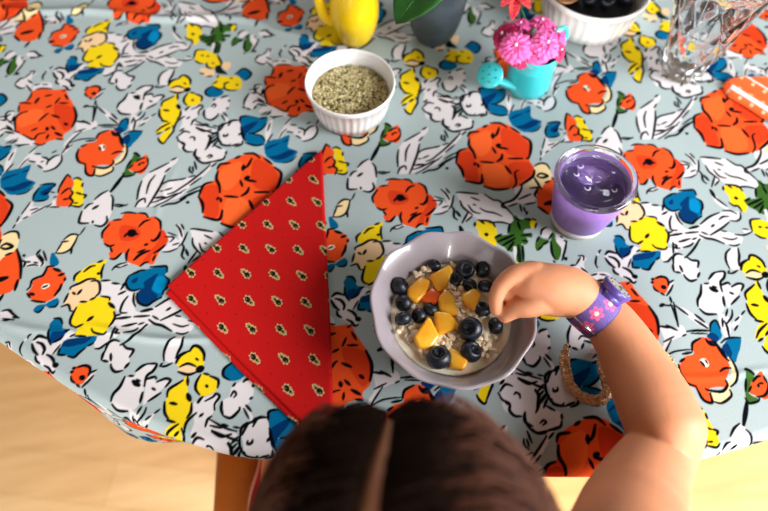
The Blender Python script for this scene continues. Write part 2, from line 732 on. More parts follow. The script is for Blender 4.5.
10 480,470 560,450 680,400 730,390
9 510,505 600,460 700,400 766,360
13 570,500 620,480 690,470 766,430
9 190,490 240,500 300,480
11 200,480 290,490
V 180 144 8
10 0,285 40,275
10 70,265 120,250
12 0,355 80,300 180,220 240,165
10 80,330 170,265
10 60,385 130,350 180,330
16 0,440 80,400 150,370
16 57,462 65,468
11 250,180 290,150
12 115,140 130,200
12 80,180 75,210 100,235
11 100,180 105,220
W 20,20 60,0 270,0 300,20 370,50 350,110 290,130 210,150 160,140 120,100 120,60 60,60 30,45
13 35,5 25,30 50,58 85,60
13 120,50 115,90 160,115
13 155,130 180,150 240,150
13 250,140 340,120 360,90
12 370,55 365,80
12 280,10 330,35
11 215,100 240,85 255,95 230,110
11 240,0 200,45
V 0 204 8
C 445,385 490,320 510,290 560,250 620,250 600,310 570,360 510,390
12 440,390 500,390 560,360 600,300 620,250
12 510,280 570,240 630,245
11 490,300 545,295
10 500,300 450,380
12 575,350 565,395
9 640,240 680,185
V 90 204 8
W 190,495 230,480 290,470 330,470 280,490
W 600,230 680,270 740,310 700,350 640,380 570,370 610,330 630,290
R 100,270 95,220 130,170 160,135 240,120 280,70 340,70 410,70 460,100 520,100 560,130 570,190 600,220 625,280 600,330 560,370 540,410 500,480 440,470 400,495 350,480 300,460 270,390 240,400 190,440 160,430 150,390 170,350 110,310
r 250,170 380,190 400,250 330,290 240,280
r 570,200 625,270 590,340 500,400 480,450 420,460 470,380 540,300
12 250,75 300,65 370,72
12 390,70 440,75 465,105
11 185,128 250,120
13 155,160 100,220 95,270
13 115,315 150,335 190,325
12 160,345 175,380
14 160,435 200,435 250,390
14 310,360 290,400 290,450
13 390,180 430,140 475,125
13 520,105 555,130 565,160 565,200
16 560,220 545,260 510,290 490,285
42 325,228 340,232
13 275,260 290,235
14 350,235 380,240
14 435,325 460,318
17 350,445 400,400 470,370
12 380,385 440,360
14 510,390 560,360 600,325
12 520,405 500,450
13 400,495 430,470 465,460
10 190,500 230,480 290,465
9 620,225 690,250
10 600,258 670,265 640,300
10 580,380 640,375 700,350
10 660,325 710,310
V 90 264 8
13 90,130 155,128
13 175,150 230,155
13 260,160 275,155 245,200
13 225,240 280,215
13 300,255 260,310 240,380 290,388
13 350,230 345,290 360,335
13 410,378 500,358
15 205,435 320,420
13 350,418 470,410
13 260,495 370,470
11 385,480 430,465
11 420,505 460,480
12 200,410 240,400
11 175,45 200,20 240,25
9 250,20 300,0
B 285,150 310,90 400,60 480,30 560,20 600,10 620,40 600,90 630,120 620,180 580,230 570,270 500,300 440,330 390,315 370,270 380,220 400,200 340,210 290,190
b 430,140 540,70 520,120 490,200 540,250 480,320 400,315 375,270 385,220 430,180
b 330,130 380,100 370,140 340,150
c 540,100 600,110 590,190 560,230 510,210 500,180
13 310,90 285,140 300,190 340,210 400,195
13 320,85 400,50 440,45
13 480,20 560,15 610,15 615,60
13 600,95 630,125 615,180 585,215 580,240
13 570,260 500,300 450,330 390,310 370,270 375,230
V 672 150 8
W 110,30 150,40 200,100 215,150 190,150 150,80
11 110,30 150,60 190,110
10 145,25 180,60
10 215,80 215,150 200,180
12 215,160 240,190 250,240 280,265
14 260,200 295,240
W 235,60 300,55 430,70 500,110 560,120 620,180 690,250 700,310 600,295 450,270 380,235 310,185 260,110
W 320,280 345,210 380,240 340,280
W 300,310 330,330 400,420 440,450 500,500 430,470 340,400
12 230,55 270,55 390,68
11 440,70 510,115 560,125 620,180 690,245
11 270,120 300,170 380,230
10 345,95 410,120
10 335,155 380,205 435,222
9 370,150 390,158
10 425,180 470,205 540,220 600,245
11 520,295 600,290 680,308
12 440,270 480,300
11 345,210 320,290
10 380,240 345,280
19 310,315 345,375
11 345,375 440,445
V 672 204 8
W 220,220 300,230 350,210 420,170 470,130 540,130 550,70 470,50 380,70 300,110 230,160 210,200
W 250,250 330,240 400,210 520,240 570,260 550,320 480,330 420,310
W 570,200 640,215 600,240
12 230,158 300,100 380,65
11 410,50 470,50 520,75
11 550,65 550,110 520,132 470,128
11 380,120 410,98 455,95
12 320,178 340,160
12 460,140 400,190 310,245
11 240,220 290,240
13 140,192 210,170
14 225,245 280,270 340,280 420,312
10 400,210 440,215
10 410,265 480,280 525,268
11 510,240 570,245 610,235 640,220
10 460,322 510,330 545,315
9 570,195 615,200
"""

# ------------------------------------------------------------------ the textile print, painted as vertex colours
HM = np.array([[285.556058771, -33.108986109, 129.936086208], [-29.013165448, 229.147691428, 234.219062511], [0.040966936, -0.243077789, 1.]])
HI = np.linalg.inv(HM); REP_U, REP_V = .29, .3612880     # size of one repeat in metres
WP = np.array([[0.0016, -0.0026], [0.9978, 0.0052], [1.9998, -0.0018], [0.4422, -0.1370], [1.4401, -0.1417], [2.4527, -0.1655], [1.4172, 0.8586], [-0.3487, -0.3876], [0.6517, -0.3695], [0.0292, -0.2548], [1.0263, -0.2459], [2.0278, -0.2601], [2.0168, 0.7499], [-0.1125, -0.3425], [1.8830, -0.3375], [1.8746, 0.6632], [-0.1870, -0.8381], [-0.1808, 0.1694], [0.8235, 0.1717], [1.8263, 0.1709], [0.8008, -0.8055], [0.0116, -0.8505], [0.0138, 0.1582], [2.0195, 0.1530], [0.1923, -0.5577], [1.1909, -0.5494], [2.1912, -0.5715], [0.1906, 0.4488], [2.2034, 0.4276], [0.2514, -0.4967], [1.2465, -0.4914], [2.2432, -0.5206], [0.2432, 0.5009], [-0.2911, -0.8675], [-0.2882, 0.1341], [0.6997, -0.8410], [0.7135, 0.1476], [-0.1506, -0.5873], [-0.1509, 0.4195], [1.8547, 0.4263], [-0.2105, -0.1793], [0.7880, -0.1627], [1.7850, -0.1732], [-0.4361, -0.2454], [0.5696, -0.2348], [1.5706, -0.2199], [0.3744, -0.8041], [1.4072, 0.1678], [2.3885, 0.1686], [-0.3221, -0.1980], [0.6738, -0.1915], [1.6781, -0.1787]])
WD = np.array([[-0.0016, 0.0026], [0.0022, -0.0052], [0.0002, 0.0018], [-0.0087, -0.0075], [-0.0065, -0.0028], [-0.0191, 0.0210], [0.0163, -0.0031], [0.0012, 0.0087], [0.0008, -0.0094], [-0.0048, 0.0021], [-0.0019, -0.0067], [-0.0033, 0.0075], [0.0076, -0.0025], [-0.0057, 0.0034], [-0.0012, -0.0016], [0.0072, -0.0024], [0.0053, 0.0106], [-0.0009, 0.0031], [-0.0052, 0.0008], [-0.0080, 0.0016], [0.0175, -0.0220], [0.0031, 0.0057], [0.0009, -0.0030], [-0.0049, 0.0022], [-0.0003, -0.0022], [0.0011, -0.0105], [0.0008, 0.0116], [0.0014, -0.0087], [-0.0114, 0.0125], [-0.0067, -0.0045], [-0.0018, -0.0098], [0.0015, 0.0194], [0.0015, -0.0021], [0.0016, 0.0092], [-0.0013, 0.0076], [0.0108, -0.0174], [-0.0030, -0.0059], [0.0024, 0.0088], [0.0028, 0.0020], [-0.0029, -0.0049], [-0.0012, 0.0070], [0.0003, -0.0096], [0.0033, 0.0008], [0.0057, 0.0120], [0.0001, 0.0014], [-0.0010, -0.0135], [0.0158, -0.0219], [-0.0170, 0.0062], [0.0018, 0.0054], [0.0002, 0.0082], [0.0042, 0.0017], [-0.0001, -0.0111]])
INK = dict(R=(.86, .30, .12), r=(.79, .22, .09), o=(.90, .37, .16), Y=(.87, .75, .09), W=(.80, .775, .78), B=(0, .36, .52), b=(0, .18, .36), c=(0, .47, .66), C=(.88, .78, .58), P=(.87, .73, .56), L=(.92, .88, .80), G=(.20, .35, .12), k=(.05, .11, .08), K=(.015, .02, .04))
GROUND = (.61, .66, .66)
TU, TV = 760, 950
def stretch_uv(uv, s=.30, reg=.25):
    out = np.empty_like(uv)
    for a in range(0, len(uv), 200000):
        q = uv[a:a+200000]
        d2 = (q[:, None, 0]-WP[None, :, 0])**2+((q[:, None, 1]-WP[None, :, 1])*1.25)**2
        g = np.exp(-d2/(2*s*s)*4); out[a:a+200000] = q+(g@WD)/(g.sum(1, keepdims=True)+reg)
    return out
def curve2(P_, closed, n=5):
    P_ = np.array(P_, float); N = len(P_); out = []
    for i in range(N if closed else N-1):
        if closed: a, b, c, d = P_[i-1], P_[i], P_[(i+1) % N], P_[(i+2) % N]
        else: a, b, c, d = P_[max(i-1, 0)], P_[i], P_[i+1], P_[min(i+2, N-1)]
        for t in np.arange(n)/n: out.append(.5*(2*b+(c-a)*t+(2*a-5*b+4*c-d)*t*t+(3*b-a-3*c+d)*t**3))
    if not closed: out.append(P_[-1])
    return np.array(out)
def make_repeat(text):
    T = np.zeros((TV, TU, 3), np.float32)+np.array(lin(GROUND), np.float32)
    items = []
    for ln in text.strip().splitlines():
        a = ln.split()
        if a[0] == 'V': vx, vy, sc = map(float, a[1:]); continue
        Q = np.array([[float(c) for c in q.split(',')] for q in a[1:]]); fill = a[0].isalpha()
        Q = np.array([vx, vy])+curve2(Q, fill)/sc; c = Q.mean(0)
        ww = np.c_[Q, np.ones(len(Q))]@HI.T; Q = stretch_uv(ww[:, :2]/ww[:, 2:])*[TU, TV]
        ww = np.array([[c[0], c[1], 1], [c[0]+1, c[1], 1]])@HI.T; e = ww[:, :2]/ww[:, 2:]; s = np.hypot(*((e[1]-e[0])*[TU, TV]))
        items.append((fill, a[0], Q, None if fill else float(a[0])/sc*s*.78))
    for fill, k, Q, hw in ([i for i in items if i[1] == 'W']+[i for i in items if i[0] and i[1] != 'W']+[i for i in items if not i[0]]):
        m = 2 if fill else hw+2
        x0, y0 = np.floor(Q.min(0)-m).astype(int); x1, y1 = np.ceil(Q.max(0)+m).astype(int)+1
        X, Y = np.meshgrid(np.arange(x0, x1)+.5, np.arange(y0, y1)+.5)
        if fill:
            ins = np.zeros(X.shape, bool)
            for (ax, ay), (bx, by) in zip(Q, np.roll(Q, -1, 0)):
                if ay != by: ins ^= ((ay > Y) != (by > Y)) & (X < (bx-ax)*(Y-ay)/(by-ay)+ax)
            al = ins.astype(np.float32)
            col = INK[k]
        else:
            D = np.full(X.shape, 1e9); L = np.r_[0, np.cumsum(np.hypot(*np.diff(Q, axis=0).T))]; tot = L[-1]+1e-6
            for i in range(len(Q)-1):
                a = Q[i]; d = Q[i+1]-a; l = d@d+1e-9
                t = np.clip(((X-a[0])*d[0]+(Y-a[1])*d[1])/l, 0, 1)
                D = np.minimum(D, np.hypot(X-a[0]-t*d[0], Y-a[1]-t*d[1])-hw*(.72+.45*np.sin(np.pi*(L[i]+t*np.sqrt(l))/tot)))
            al = np.clip(.5-D/1.6, 0, 1).astype(np.float32); col = INK['K']
        ix = np.ix_(np.arange(y0, y1) % TV, np.arange(x0, x1) % TU)
        T[ix] = T[ix]*(1-al[..., None])+np.array(lin(col), np.float32)*al[..., None]
    return T
def print_colour(X, Y, tile):
    uv = stretch_uv(np.c_[X/REP_U, -Y/REP_V]); x = uv[:, 0]*TU-.5; y = uv[:, 1]*TV-.5
    xi = np.floor(x).astype(int); yi = np.floor(y).astype(int); fx = (x-xi)[:, None]; fy = (y-yi)[:, None]
    g = lambda a, b: tile[b % TV, a % TU]
    return (g(xi, yi)*(1-fx)+g(xi+1, yi)*fx)*(1-fy)+(g(xi, yi+1)*(1-fx)+g(xi+1, yi+1)*fx)*fy
def grid_mesh(name, V3, nx, ny, keep=None, m=None, cols=None, parent=None):
    """regular grid of points as a quad mesh with a colour attribute"""
    idx = np.arange(nx*ny).reshape(ny, nx)
    q = np.stack([idx[:-1, :-1], idx[:-1, 1:], idx[1:, 1:], idx[1:, :-1]], -1).reshape(-1, 4)
    if keep is not None:
        q = q[keep[q].all(1)]; used = np.zeros(nx*ny, bool); used[q.ravel()] = True
        mp = np.cumsum(used)-1; q = mp[q]; V3 = V3[used]; cols = cols[used] if cols is not None else None
    me = bpy.data.meshes.new(name); me.vertices.add(len(V3)); me.vertices.foreach_set('co', V3.astype(np.float32).ravel())
    me.loops.add(q.size); me.loops.foreach_set('vertex_index', q.astype(np.int32).ravel())
    me.polygons.add(len(q)); me.polygons.foreach_set('loop_start', np.arange(0, q.size, 4, dtype=np.int32)); me.polygons.foreach_set('loop_total', np.full(len(q), 4, np.int32))
    me.update(calc_edges=True); me.validate(); me.shade_smooth()
    if cols is not None:
        a = me.color_attributes.new('print', 'FLOAT_COLOR', 'POINT'); a.data.foreach_set('color', np.c_[cols, np.ones(len(cols))].astype(np.float32).ravel())
    o = bpy.data.objects.new(name, me); COL.objects.link(o)
    if m: me.materials.append(m)
    if parent: o.parent = parent
    return o
# ------------------------------------------------------------------ floor
def floor_mat():
    m = bpy.data.materials.new('birch_parquet'); m.use_nodes = True; nt = m.node_tree; b = nt.nodes['Principled BSDF']
    tc = nt.nodes.new('ShaderNodeTexCoord'); mp = nt.nodes.new('ShaderNodeMapping'); mp.inputs['Rotation'].default_value = (0, 0, math.radians(17))
    br = nt.nodes.new('ShaderNodeTexBrick'); br.inputs['Scale'].default_value = 1; br.offset = .37
    br.inputs['Brick Width'].default_value = .62; br.inputs['Row Height'].default_value = .085; br.inputs['Mortar Size'].default_value = .0006
    br.inputs['Color1'].default_value = (*lin((.88, .69, .44)), 1); br.inputs['Color2'].default_value = (*lin((.95, .81, .60)), 1); br.inputs['Mortar'].default_value = (*lin((.82, .66, .44)), 1)
    n = nt.nodes.new('ShaderNodeTexNoise'); n.inputs['Scale'].default_value = 3; n.inputs['Detail'].default_value = 6
    mp2 = nt.nodes.new('ShaderNodeMapping'); mp2.inputs['Scale'].default_value = (1.6, 14, 1); mp2.inputs['Rotation'].default_value = (0, 0, math.radians(17))
    mx = nt.nodes.new('ShaderNodeMixRGB'); mx.blend_type = 'MULTIPLY'; mx.inputs[0].default_value = .35
    rp = nt.nodes.new('ShaderNodeValToRGB'); rp.color_ramp.elements[0].color = (.62, .5, .36, 1); rp.color_ramp.elements[0].position = .35; rp.color_ramp.elements[1].position = .6
    nt.links.new(tc.outputs['Object'], mp.inputs[0]); nt.links.new(mp.outputs[0], br.inputs[0]); nt.links.new(tc.outputs['Object'], mp2.inputs[0]); nt.links.new(mp2.outputs[0], n.inputs[0])
    nt.links.new(n.outputs['Fac'], rp.inputs[0]); nt.links.new(br.outputs['Color'], mx.inputs[1]); nt.links.new(rp.outputs[0], mx.inputs[2]); nt.links.new(mx.outputs[0], b.inputs['Base Color'])
    b.inputs['Roughness'].default_value = .38
    return m
g = G(); g.box(-2.2, 2.8, -2.4, 2.2, -.02, 0); fo = g.build('floor', floor_mat(), smooth=False); fo['kind'] = 'structure'

# ------------------------------------------------------------------ table and cloth
TC = np.array([.45102505, .53629391]); TR = .86362816
edge = [(0, 344), (43, 373), (95, 405), (140, 426), (173, 438), (214, 451), (240, 457), (294, 460), (420, 471), (540, 476), (601, 476), (701, 460), (768, 441)]
E2 = np.array([P(*e)[:2] for e in edge]); EA = np.degrees(np.arctan2(E2[:, 1]-TC[1], E2[:, 0]-TC[0])); ED = np.hypot(*(E2-TC).T)-TR
o_ = np.argsort(EA); EA = EA[o_]; ED = ED[o_]
def table_r(az): return TR+np.interp(az, np.r_[EA[0]-25, EA, EA[-1]+25], np.r_[0, ED, 0])
wood = mat('honey_wood', (.72, .42, .17), .35, var=.25, vscale=6, stretch=(2, 14, 2))
tb = thing('round_table', 'large round wooden dining table hidden under the flowered cloth', 'table', (TC[0], TC[1], 0))
g = G(); g.lathe([(.001, .715), (.83, .715), (.84, .72), (.842, .735), (.84, .745), (.001, .745)], 96); g.build('tabletop', wood, tb)
for k in range(4):
    a = math.radians(45+90*k); g = G(); g.tube([(.55*math.cos(a), .55*math.sin(a), 0), (.52*math.cos(a), .52*math.sin(a), .715)], [.022, .034], 16); g.build('leg', wood, tb)
def axis(lo, hi, fl_, fh, fine, coarse):
    return np.r_[np.arange(lo, fl_, coarse), np.arange(fl_, fh, fine), np.arange(fh, hi, coarse)]
ax = axis(TC[0]-1.1, TC[0]+1.1, -.24, .92, .0009, .008); ay = axis(TC[1]-1.1, TC[1]+1.1, -.40, .44, .0009, .008)
X, Y = np.meshgrid(ax, ay); nx, ny = len(ax), len(ay); X = X.ravel(); Y = Y.ravel()
dx, dy = X-TC[0], Y-TC[1]; d = np.hypot(dx, dy)+1e-9; az = np.degrees(np.arctan2(dy, dx))
rr = table_r(az)-.009; keep = d < rr+.15
cols = print_colour(X, Y, make_repeat(PRINT))
def azp(px, py): q = P(px, py); return math.degrees(math.atan2(q.y-TC[1], q.x-TC[0]))
flare = np.radians(-17+ (16*np.exp(-((az-azp(72, 392))/5.0)**2)) + 1.2*np.sin(np.radians(az)*23))
br_ = .010; s = np.maximum(d-rr+br_*.3, 0); th_end = np.pi/2-flare
th = np.minimum(s/br_, th_end); rad = np.where(s > 0, rr-br_*.3+br_*np.sin(th), d); z = np.where(s > 0, -br_*(1-np.cos(th)), 0)
ex = np.maximum(s-br_*th_end, 0); rad = rad+ex*np.cos(th_end); z = z-ex*np.sin(th_end)
def crease(a, b, amp, wd):
    p, q = P(*a), P(*b); ux, uy = q.x-p.x, q.y-p.y; L = math.hypot(ux, uy); ux /= L; uy /= L
    t = (X-p.x)*ux+(Y-p.y)*uy; n_ = -(X-p.x)*uy+(Y-p.y)*ux+.004*np.sin(t*38)
    return amp*np.exp(-(n_/wd)**2)*np.clip((t+.03)/.05, 0, 1)*np.clip((L+.03-t)/.05, 0, 1)
z = z+crease((0, 8), (255, 22), .0045, .006)+crease((255, 24), (330, 40), .002, .006)+crease((110, 330), (200, 340), .0022, .004)+crease((0, 322), (60, 330), .0018, .005)+crease((660, 375), (768, 372), .0012, .004)+crease((170, 180), (160, 215), .0008, .004)
z = z+.0005*np.sin(X*21+1)*np.sin(Y*17)
V3 = np.c_[TC[0]+dx/d*rad, TC[1]+dy/d*rad, TABLE_Z+z-.0006]
cm = mat('printed_linen', GROUND, .9, spec=.05, attr='print', bump=.35, bscale=900)
cloth = grid_mesh('tablecloth', V3, nx, ny, keep, cm, cols)
tag(cloth, 'pale blue tablecloth printed with red, yellow, blue and white flowers', 'tablecloth')

# ------------------------------------------------------------------ red folded napkin
NP = [(322, 151), (327, 250), (331, 340), (334, 432), (310, 432), (240, 362), (168, 287), (245, 219)]
red = mat('red_cotton', (.66, .05, .05), .8, spec=.15, attr='print', bump=.3, bscale=900)
e0 = P(268.4, 227); e1 = P(294.9, 227.7)-e0; e2 = P(271.4, 251.5)-e0; Bi = np.linalg.inv(np.array([[e1.x, e2.x], [e1.y, e2.y]]))
def bee(X, Y):
    """small printed bees on a square lattice"""
    c = np.tile(np.array(lin((.68, .055, .05))), (len(X), 1)); lv = (Bi@np.array([X-e0.x, Y-e0.y])).T; ij = np.round(lv); q = lv-ij
    lx = q[:, 0]*28; ly = q[:, 1]*26; flip = np.where((ij[:, 0]+ij[:, 1]) % 2 == 0, 1, -1)
    a = math.radians(43); u = (lx*math.cos(a)+ly*math.sin(a))*flip; v = -lx*math.sin(a)+ly*math.cos(a)
    def disc(cu, cv, ru, rv, star=0):
        an = np.arctan2(v-cv, u-cu); k = 1+star*np.cos(an*7); return ((u-cu)/ru)**2+((v-cv)/rv)**2 < k*k
    for m_, cc in ((disc(-1.2, 0, 4.0, 3.9, .16), (.86, .78, .55)), (disc(3.2, 0, 3.3, 2.7, .14), (.86, .78, .55)), (disc(-1.4, 0, 2.9, 2.7), (.13, .06, .03)), (disc(3.0, 0, 2.0, 1.5), (.60, .50, .22)), (disc(2.4, .2, .8, 1.3), (.16, .08, .04)), (disc(-2.6, .8, .8, .8), (.6, .45, .2))):
        c[m_] = lin([.78*q_ for q_ in cc])
    fx = lv-np.array([.5, .5]); fx = fx-np.round(fx); c[(np.hypot(fx[:, 0]*26, fx[:, 1]*24) < .8)] = lin((.5, .04, .04))
    return c
def poly_in(X, Y, poly):
    ins = np.zeros(len(X), bool)
    for (ax_, ay_), (bx, by) in zip(poly, np.roll(poly, -1, 0)):
        if ay_ != by: ins ^= ((ay_ > Y) != (by > Y)) & (X < (bx-ax_)*(Y-ay_)/(by-ay_)+ax_)
    return ins
def poly_dist(X, Y, poly):
    D = np.full(len(X), 1e9)
    for a, b in zip(poly, np.roll(poly, -1, 0)):
        dd = b-a; t = np.clip(((X-a[0])*dd[0]+(Y-a[1])*dd[1])/(dd@dd), 0, 1); D = np.minimum(D, np.hypot(X-a[0]-t*dd[0], Y-a[1]-t*dd[1]))
    return D
def cloth_pad(name, pts, z0, thick, m, colf, step=.0008, parent=None, lift=None):
    poly = np.array([P(*p)[:2] for p in pts]); lo = poly.min(0)-.002; hi = poly.max(0)+.002
    ax_ = np.arange(lo[0], hi[0], step); ay_ = np.arange(lo[1], hi[1], step); X_, Y_ = np.meshgrid(ax_, ay_); X_ = X_.ravel(); Y_ = Y_.ravel()
    ins = poly_in(X_, Y_, poly); D = poly_dist(X_, Y_, poly)
    keep_ = ins | (D < step*1.01)
    k = np.clip(D/thick, 0, 1); zz = z0+thick*np.sqrt(np.clip(1-(1-k)**2, 0, 1))*np.where(ins, 1, 0)
    # snap the outer ring onto the outline so that the edge is straight
    out = keep_ & ~ins
    Xs, Ys = X_.copy(), Y_.copy()
    io = np.where(out)[0]
    for i_ in range(0, len(io)):
        pass
    best = np.full(len(io), 1e9); bx_ = Xs[io].copy(); by_ = Ys[io].copy()
    for a, b in zip(poly, np.roll(poly, -1, 0)):
        dd = b-a; t = np.clip(((X_[io]-a[0])*dd[0]+(Y_[io]-a[1])*dd[1])/(dd@dd), 0, 1); qx = a[0]+t*dd[0]; qy = a[1]+t*dd[1]; e = np.hypot(X_[io]-qx, Y_[io]-qy)
        w_ = e < best; best[w_] = e[w_]; bx_[w_] = qx[w_]; by_[w_] = qy[w_]
    Xs[io] = bx_; Ys[io] = by_
    if lift is not None: zz = zz+lift(X_, Y_)*np.where(ins, k, 0)
    return grid_mesh(name, np.c_[Xs, Ys, zz], len(ax_), len(ay_), keep_, m, colf(X_, Y_), parent)
nap = thing('folded_napkin', 'red cotton napkin printed with tiny bees, folded into a large triangle', 'napkin', (0, 0, 0))
tz = TABLE_Z
cloth_pad('bottom_layer', [(a-2.5 if i in (5, 6) else a, b+(6.5 if i in (4, 5, 6) else 0)) for i, (a, b) in enumerate(NP)][3:]+[(322.5, 156), (331, 340)], tz+.0002, .0022, red, bee, .0012, nap)
cloth_pad('top_layer', NP, tz+.0024, .0026, red, bee, .0007, nap, lift=lambda x, y: .0006*np.sin(x*40)*np.cos(y*30))

# orange striped napkin at the right edge
SN = [(722, 86), (727, 80), (745, 78), (775, 77), (800, 84), (806, 110), (795, 135), (768, 122), (745, 107), (728, 97)]
sa, sb = P(731, 92), P(768, 114)
def stripes(X, Y):
    c = np.tile(np.array(lin((.92, .38, .18))), (len(X), 1)); q0, q1 = P(732, 93), P(768, 115.5); ux, uy = (q1-q0).x, (q1-q0).y; L = math.hypot(ux, uy); t = ((X-q0.x)*ux+(Y-q0.y)*uy)/L; n_ = (-(X-q0.x)*uy+(Y-q0.y)*ux)/L
    for off in (0, .0265, .053, -.0265):
        c[(np.abs(n_-off) < .0022) & (t > -.005)] = lin((.95, .86, .84))
        for side in (-1, 1):
            tt = (t+.004*side) % .016-.008; c[(np.abs(n_-off-side*.0052) < .0016) & (np.abs(tt) < .0018)] = lin((.93, .80, .66)); c[(np.abs(n_-off-side*.0052) < .0006) & (np.abs(tt) < .0007)] = lin((.45, .36, .1))
    return c
f0, f1 = P(742, 90), P(768, 106)
def folds(x, y):
    ux, uy = (f1-f0).x, (f1-f0).y; L = math.hypot(ux, uy); n_ = (-(x-f0.x)*uy+(y-f0.y)*ux)/L
    return .005*np.exp(-((n_+.010)/.006)**2)+.006*np.exp(-((n_-.011)/.007)**2)-.001
so = cloth_pad('striped_napkin', SN, tz+.0002, .005, mat('orange_cotton', (.9, .3, .1), .8, spec=.15, attr='print', bump=.3, bscale=700), stripes, .0006, lift=folds)
tag(so, 'crumpled orange napkin with white stripes beside the cut glass tumbler', 'napkin')

# ------------------------------------------------------------------ porridge bowl
def ceramic(n, c, r=.18, **k): return mat(n, c, r, spec=.5, coat=.4, **k)
bc = P(453.5, 305.5, .052); bc.z = TABLE_Z
lav = ceramic('grey_lavender_glaze', (.58, .54, .555), .22, var=.05, vscale=18)
def scal(a, r, z, k):
    w_ = max(0, (z-.015)/.037); return r*(1+.012*w_*math.cos(a*11)+.008*w_*math.cos(a*5+.6)), z+.0012*w_*math.cos(a*11+.5)
bowl = thing('cereal_bowl', 'grey lavender stoneware bowl with scalloped rim holding fruit and porridge', 'bowl', bc)
g = G(); g.lathe([(.001, .003), (.036, .003), (.038, .0), (.041, .001), (.044, .006), (.053, .016), (.066, .032), (.0775, .050), (.0783, .0525), (.0772, .0538), (.0748, .0525), (.0625, .032), (.048, .016), (.038, .010), (.02, .0075), (.001, .007)], 132, scal)
g.v = [(x*.985, y*1.035, z_) for x, y, z_ in g.v]; g.build('bowl_body', lav, bowl)
BL = .027    # level of the milk
oat = mat('milk_porridge', (.93, .85, .73), .3, sss=.25, var=.12, vscale=90, bump=.4, bscale=160, col2=(.96, .91, .82))
oat2 = mat('oat_flakes', (.90, .81, .68), .45, var=.18, vscale=60)
g = G()
prof = [(.0585*k/26, BL+.0012*math.cos(k*1.9)*(k < 23)+.002*(1-(k/26)**2)) for k in range(27)]
g.lathe([(.053, .021), (.0585, BL)]+prof[::-1], 96, lambda a, r, z, k: scal(a, r, z, 0)[:1]+(z+.0012*noise.noise(Vector((r*math.cos(a)*90, r*math.sin(a)*90, 2))),))
mk = g.build('porridge', oat); mk.location = bc
tag(mk, 'creamy oat porridge with milk filling the grey bowl', 'porridge', kind='stuff')
g = G(); fr = random.Random(3)
clumps = [(452, 287), (470, 262), (448, 315), (428, 350), (412, 335), (460, 340), (440, 342), (475, 315), (424, 276), (458, 300), (485, 345), (445, 262)]
for (x, y) in clumps:
    for k in range(22):
        q = P(x+fr.gauss(0, 6), y+fr.gauss(0, 5), BL+.002)-bc
        if math.hypot(q.x, q.y) > .057: continue
        rot = Matrix.Rotation(fr.uniform(0, 6), 3, 'Z') @ Matrix.Rotation(fr.uniform(-.6, .6), 3, 'X')
        g.ball((q.x, q.y, BL+.0015+fr.uniform(0, .0035)), (fr.uniform(.0024, .0045), fr.uniform(.002, .0032), .0009), 8, 5, rot)
fk = g.build('oat_flakes', oat2); fk.location = bc
tag(fk, 'soaked oat flakes scattered over the milk in the bowl', 'oat flakes', kind='stuff')

# blueberries
skin_b = mat('blueberry_skin', (.065, .085, .13), .38, var=.55, vscale=160, bump=.2, bscale=500, coat=.15, spec=.5)
crown_m = mat('blueberry_crown', (.03, .035, .06), .6)
def berry_mesh():
    g = G(); pr = []
    for k in range(19):
        t = math.pi*k/18; r = math.sin(t); z_ = math.cos(t)*.86
        if k < 4: z_ = .86*math.cos(math.pi*4/18)-.10*(4-k)/4*0+(.10-.09*(4-k)); z_ = min(z_, .70)-.04*(4-k)
        pr.append((max(r, .002), z_))
    g.lathe(pr, 24); g2 = G()
    for k in range(5):
        a = 2*math.pi*k/5; pts = []
        for (da, r, z_) in ((-.5, .30, .66), (0, .46, .80), (.5, .30, .66)): pts.append((r*math.cos(a+da), r*math.sin(a+da), z_))
        pts2 = [(x*.82, y*.82, z_-.05) for x, y, z_ in pts]; n = len(g2.v); g2.v += pts+pts2; g2.f += [(n, n+1, n+2), (n+5, n+4, n+3), (n, n+3, n+4, n+1), (n+1, n+4, n+5, n+2)]
    g2.lathe([(.30, .60), (.36, .72), (.33, .72), (.27, .60)], 20)
    return g, g2
gb, gc = berry_mesh()
berry0 = gb.build('blueberry', skin_b); crown0 = gc.build('crown', crown_m, berry0, fix=False)
first = [True]
def berry(loc, r, label, group, tilt=None):
    if first[0]: o, c = berry0, crown0; first[0] = False
    else:
        o = berry0.copy(); COL.objects.link(o); c = crown0.copy(); COL.objects.link(c); c.parent = o
    o.location = loc; o.scale = (r, r, r); t = tilt or (rnd.uniform(-1.3, 1.3), rnd.uniform(-1.3, 1.3), rnd.uniform(0, 6)); o.rotation_euler = t
    tag(o, label, 'blueberry', group)
bpos = [(400, 286, 9.3, 'large blueberry at the left rim of the porridge, topmost of the left group'), (403.5, 303, 8.2, 'blueberry in the middle of the column at the left of the porridge'), (403, 318.5, 7.9, 'blueberry at the bottom of the column at the left of the porridge'), (419, 315.8, 7.6, 'blueberry between the left column and the one by the orange red peach'), (431, 309, 7.8, 'dusty blueberry under the reddest peach piece'), (434.5, 265.5, 6.8, 'lone blueberry at the top left of the porridge'), (465, 269.5, 9.6, 'large dusty blueberry at the top of the porridge with its crown up'), (455, 279.5, 7.3, 'blueberry below and left of the large one at the top'), (482.5, 269.5, 8.2, 'blueberry at the top right against the bowl wall'), (469.5, 285.5, 7.3, 'blueberry under the large one with the crown up'), (485.5, 286, 7.4, 'blueberry against the right wall above the fingertips'), (482, 309.5, 8.3, 'blueberry just left of the pinching fingertips'), (470.5, 329, 11.2, 'largest glossy blueberry in the cluster left of the fingers'), (495.5, 326, 8.0, 'blueberry directly under the fingertips'), (471, 351.5, 10.2, 'oval blueberry at the bottom right of the porridge'), (439, 357.5, 11.2, 'big frosted blueberry at the bottom of the porridge')]
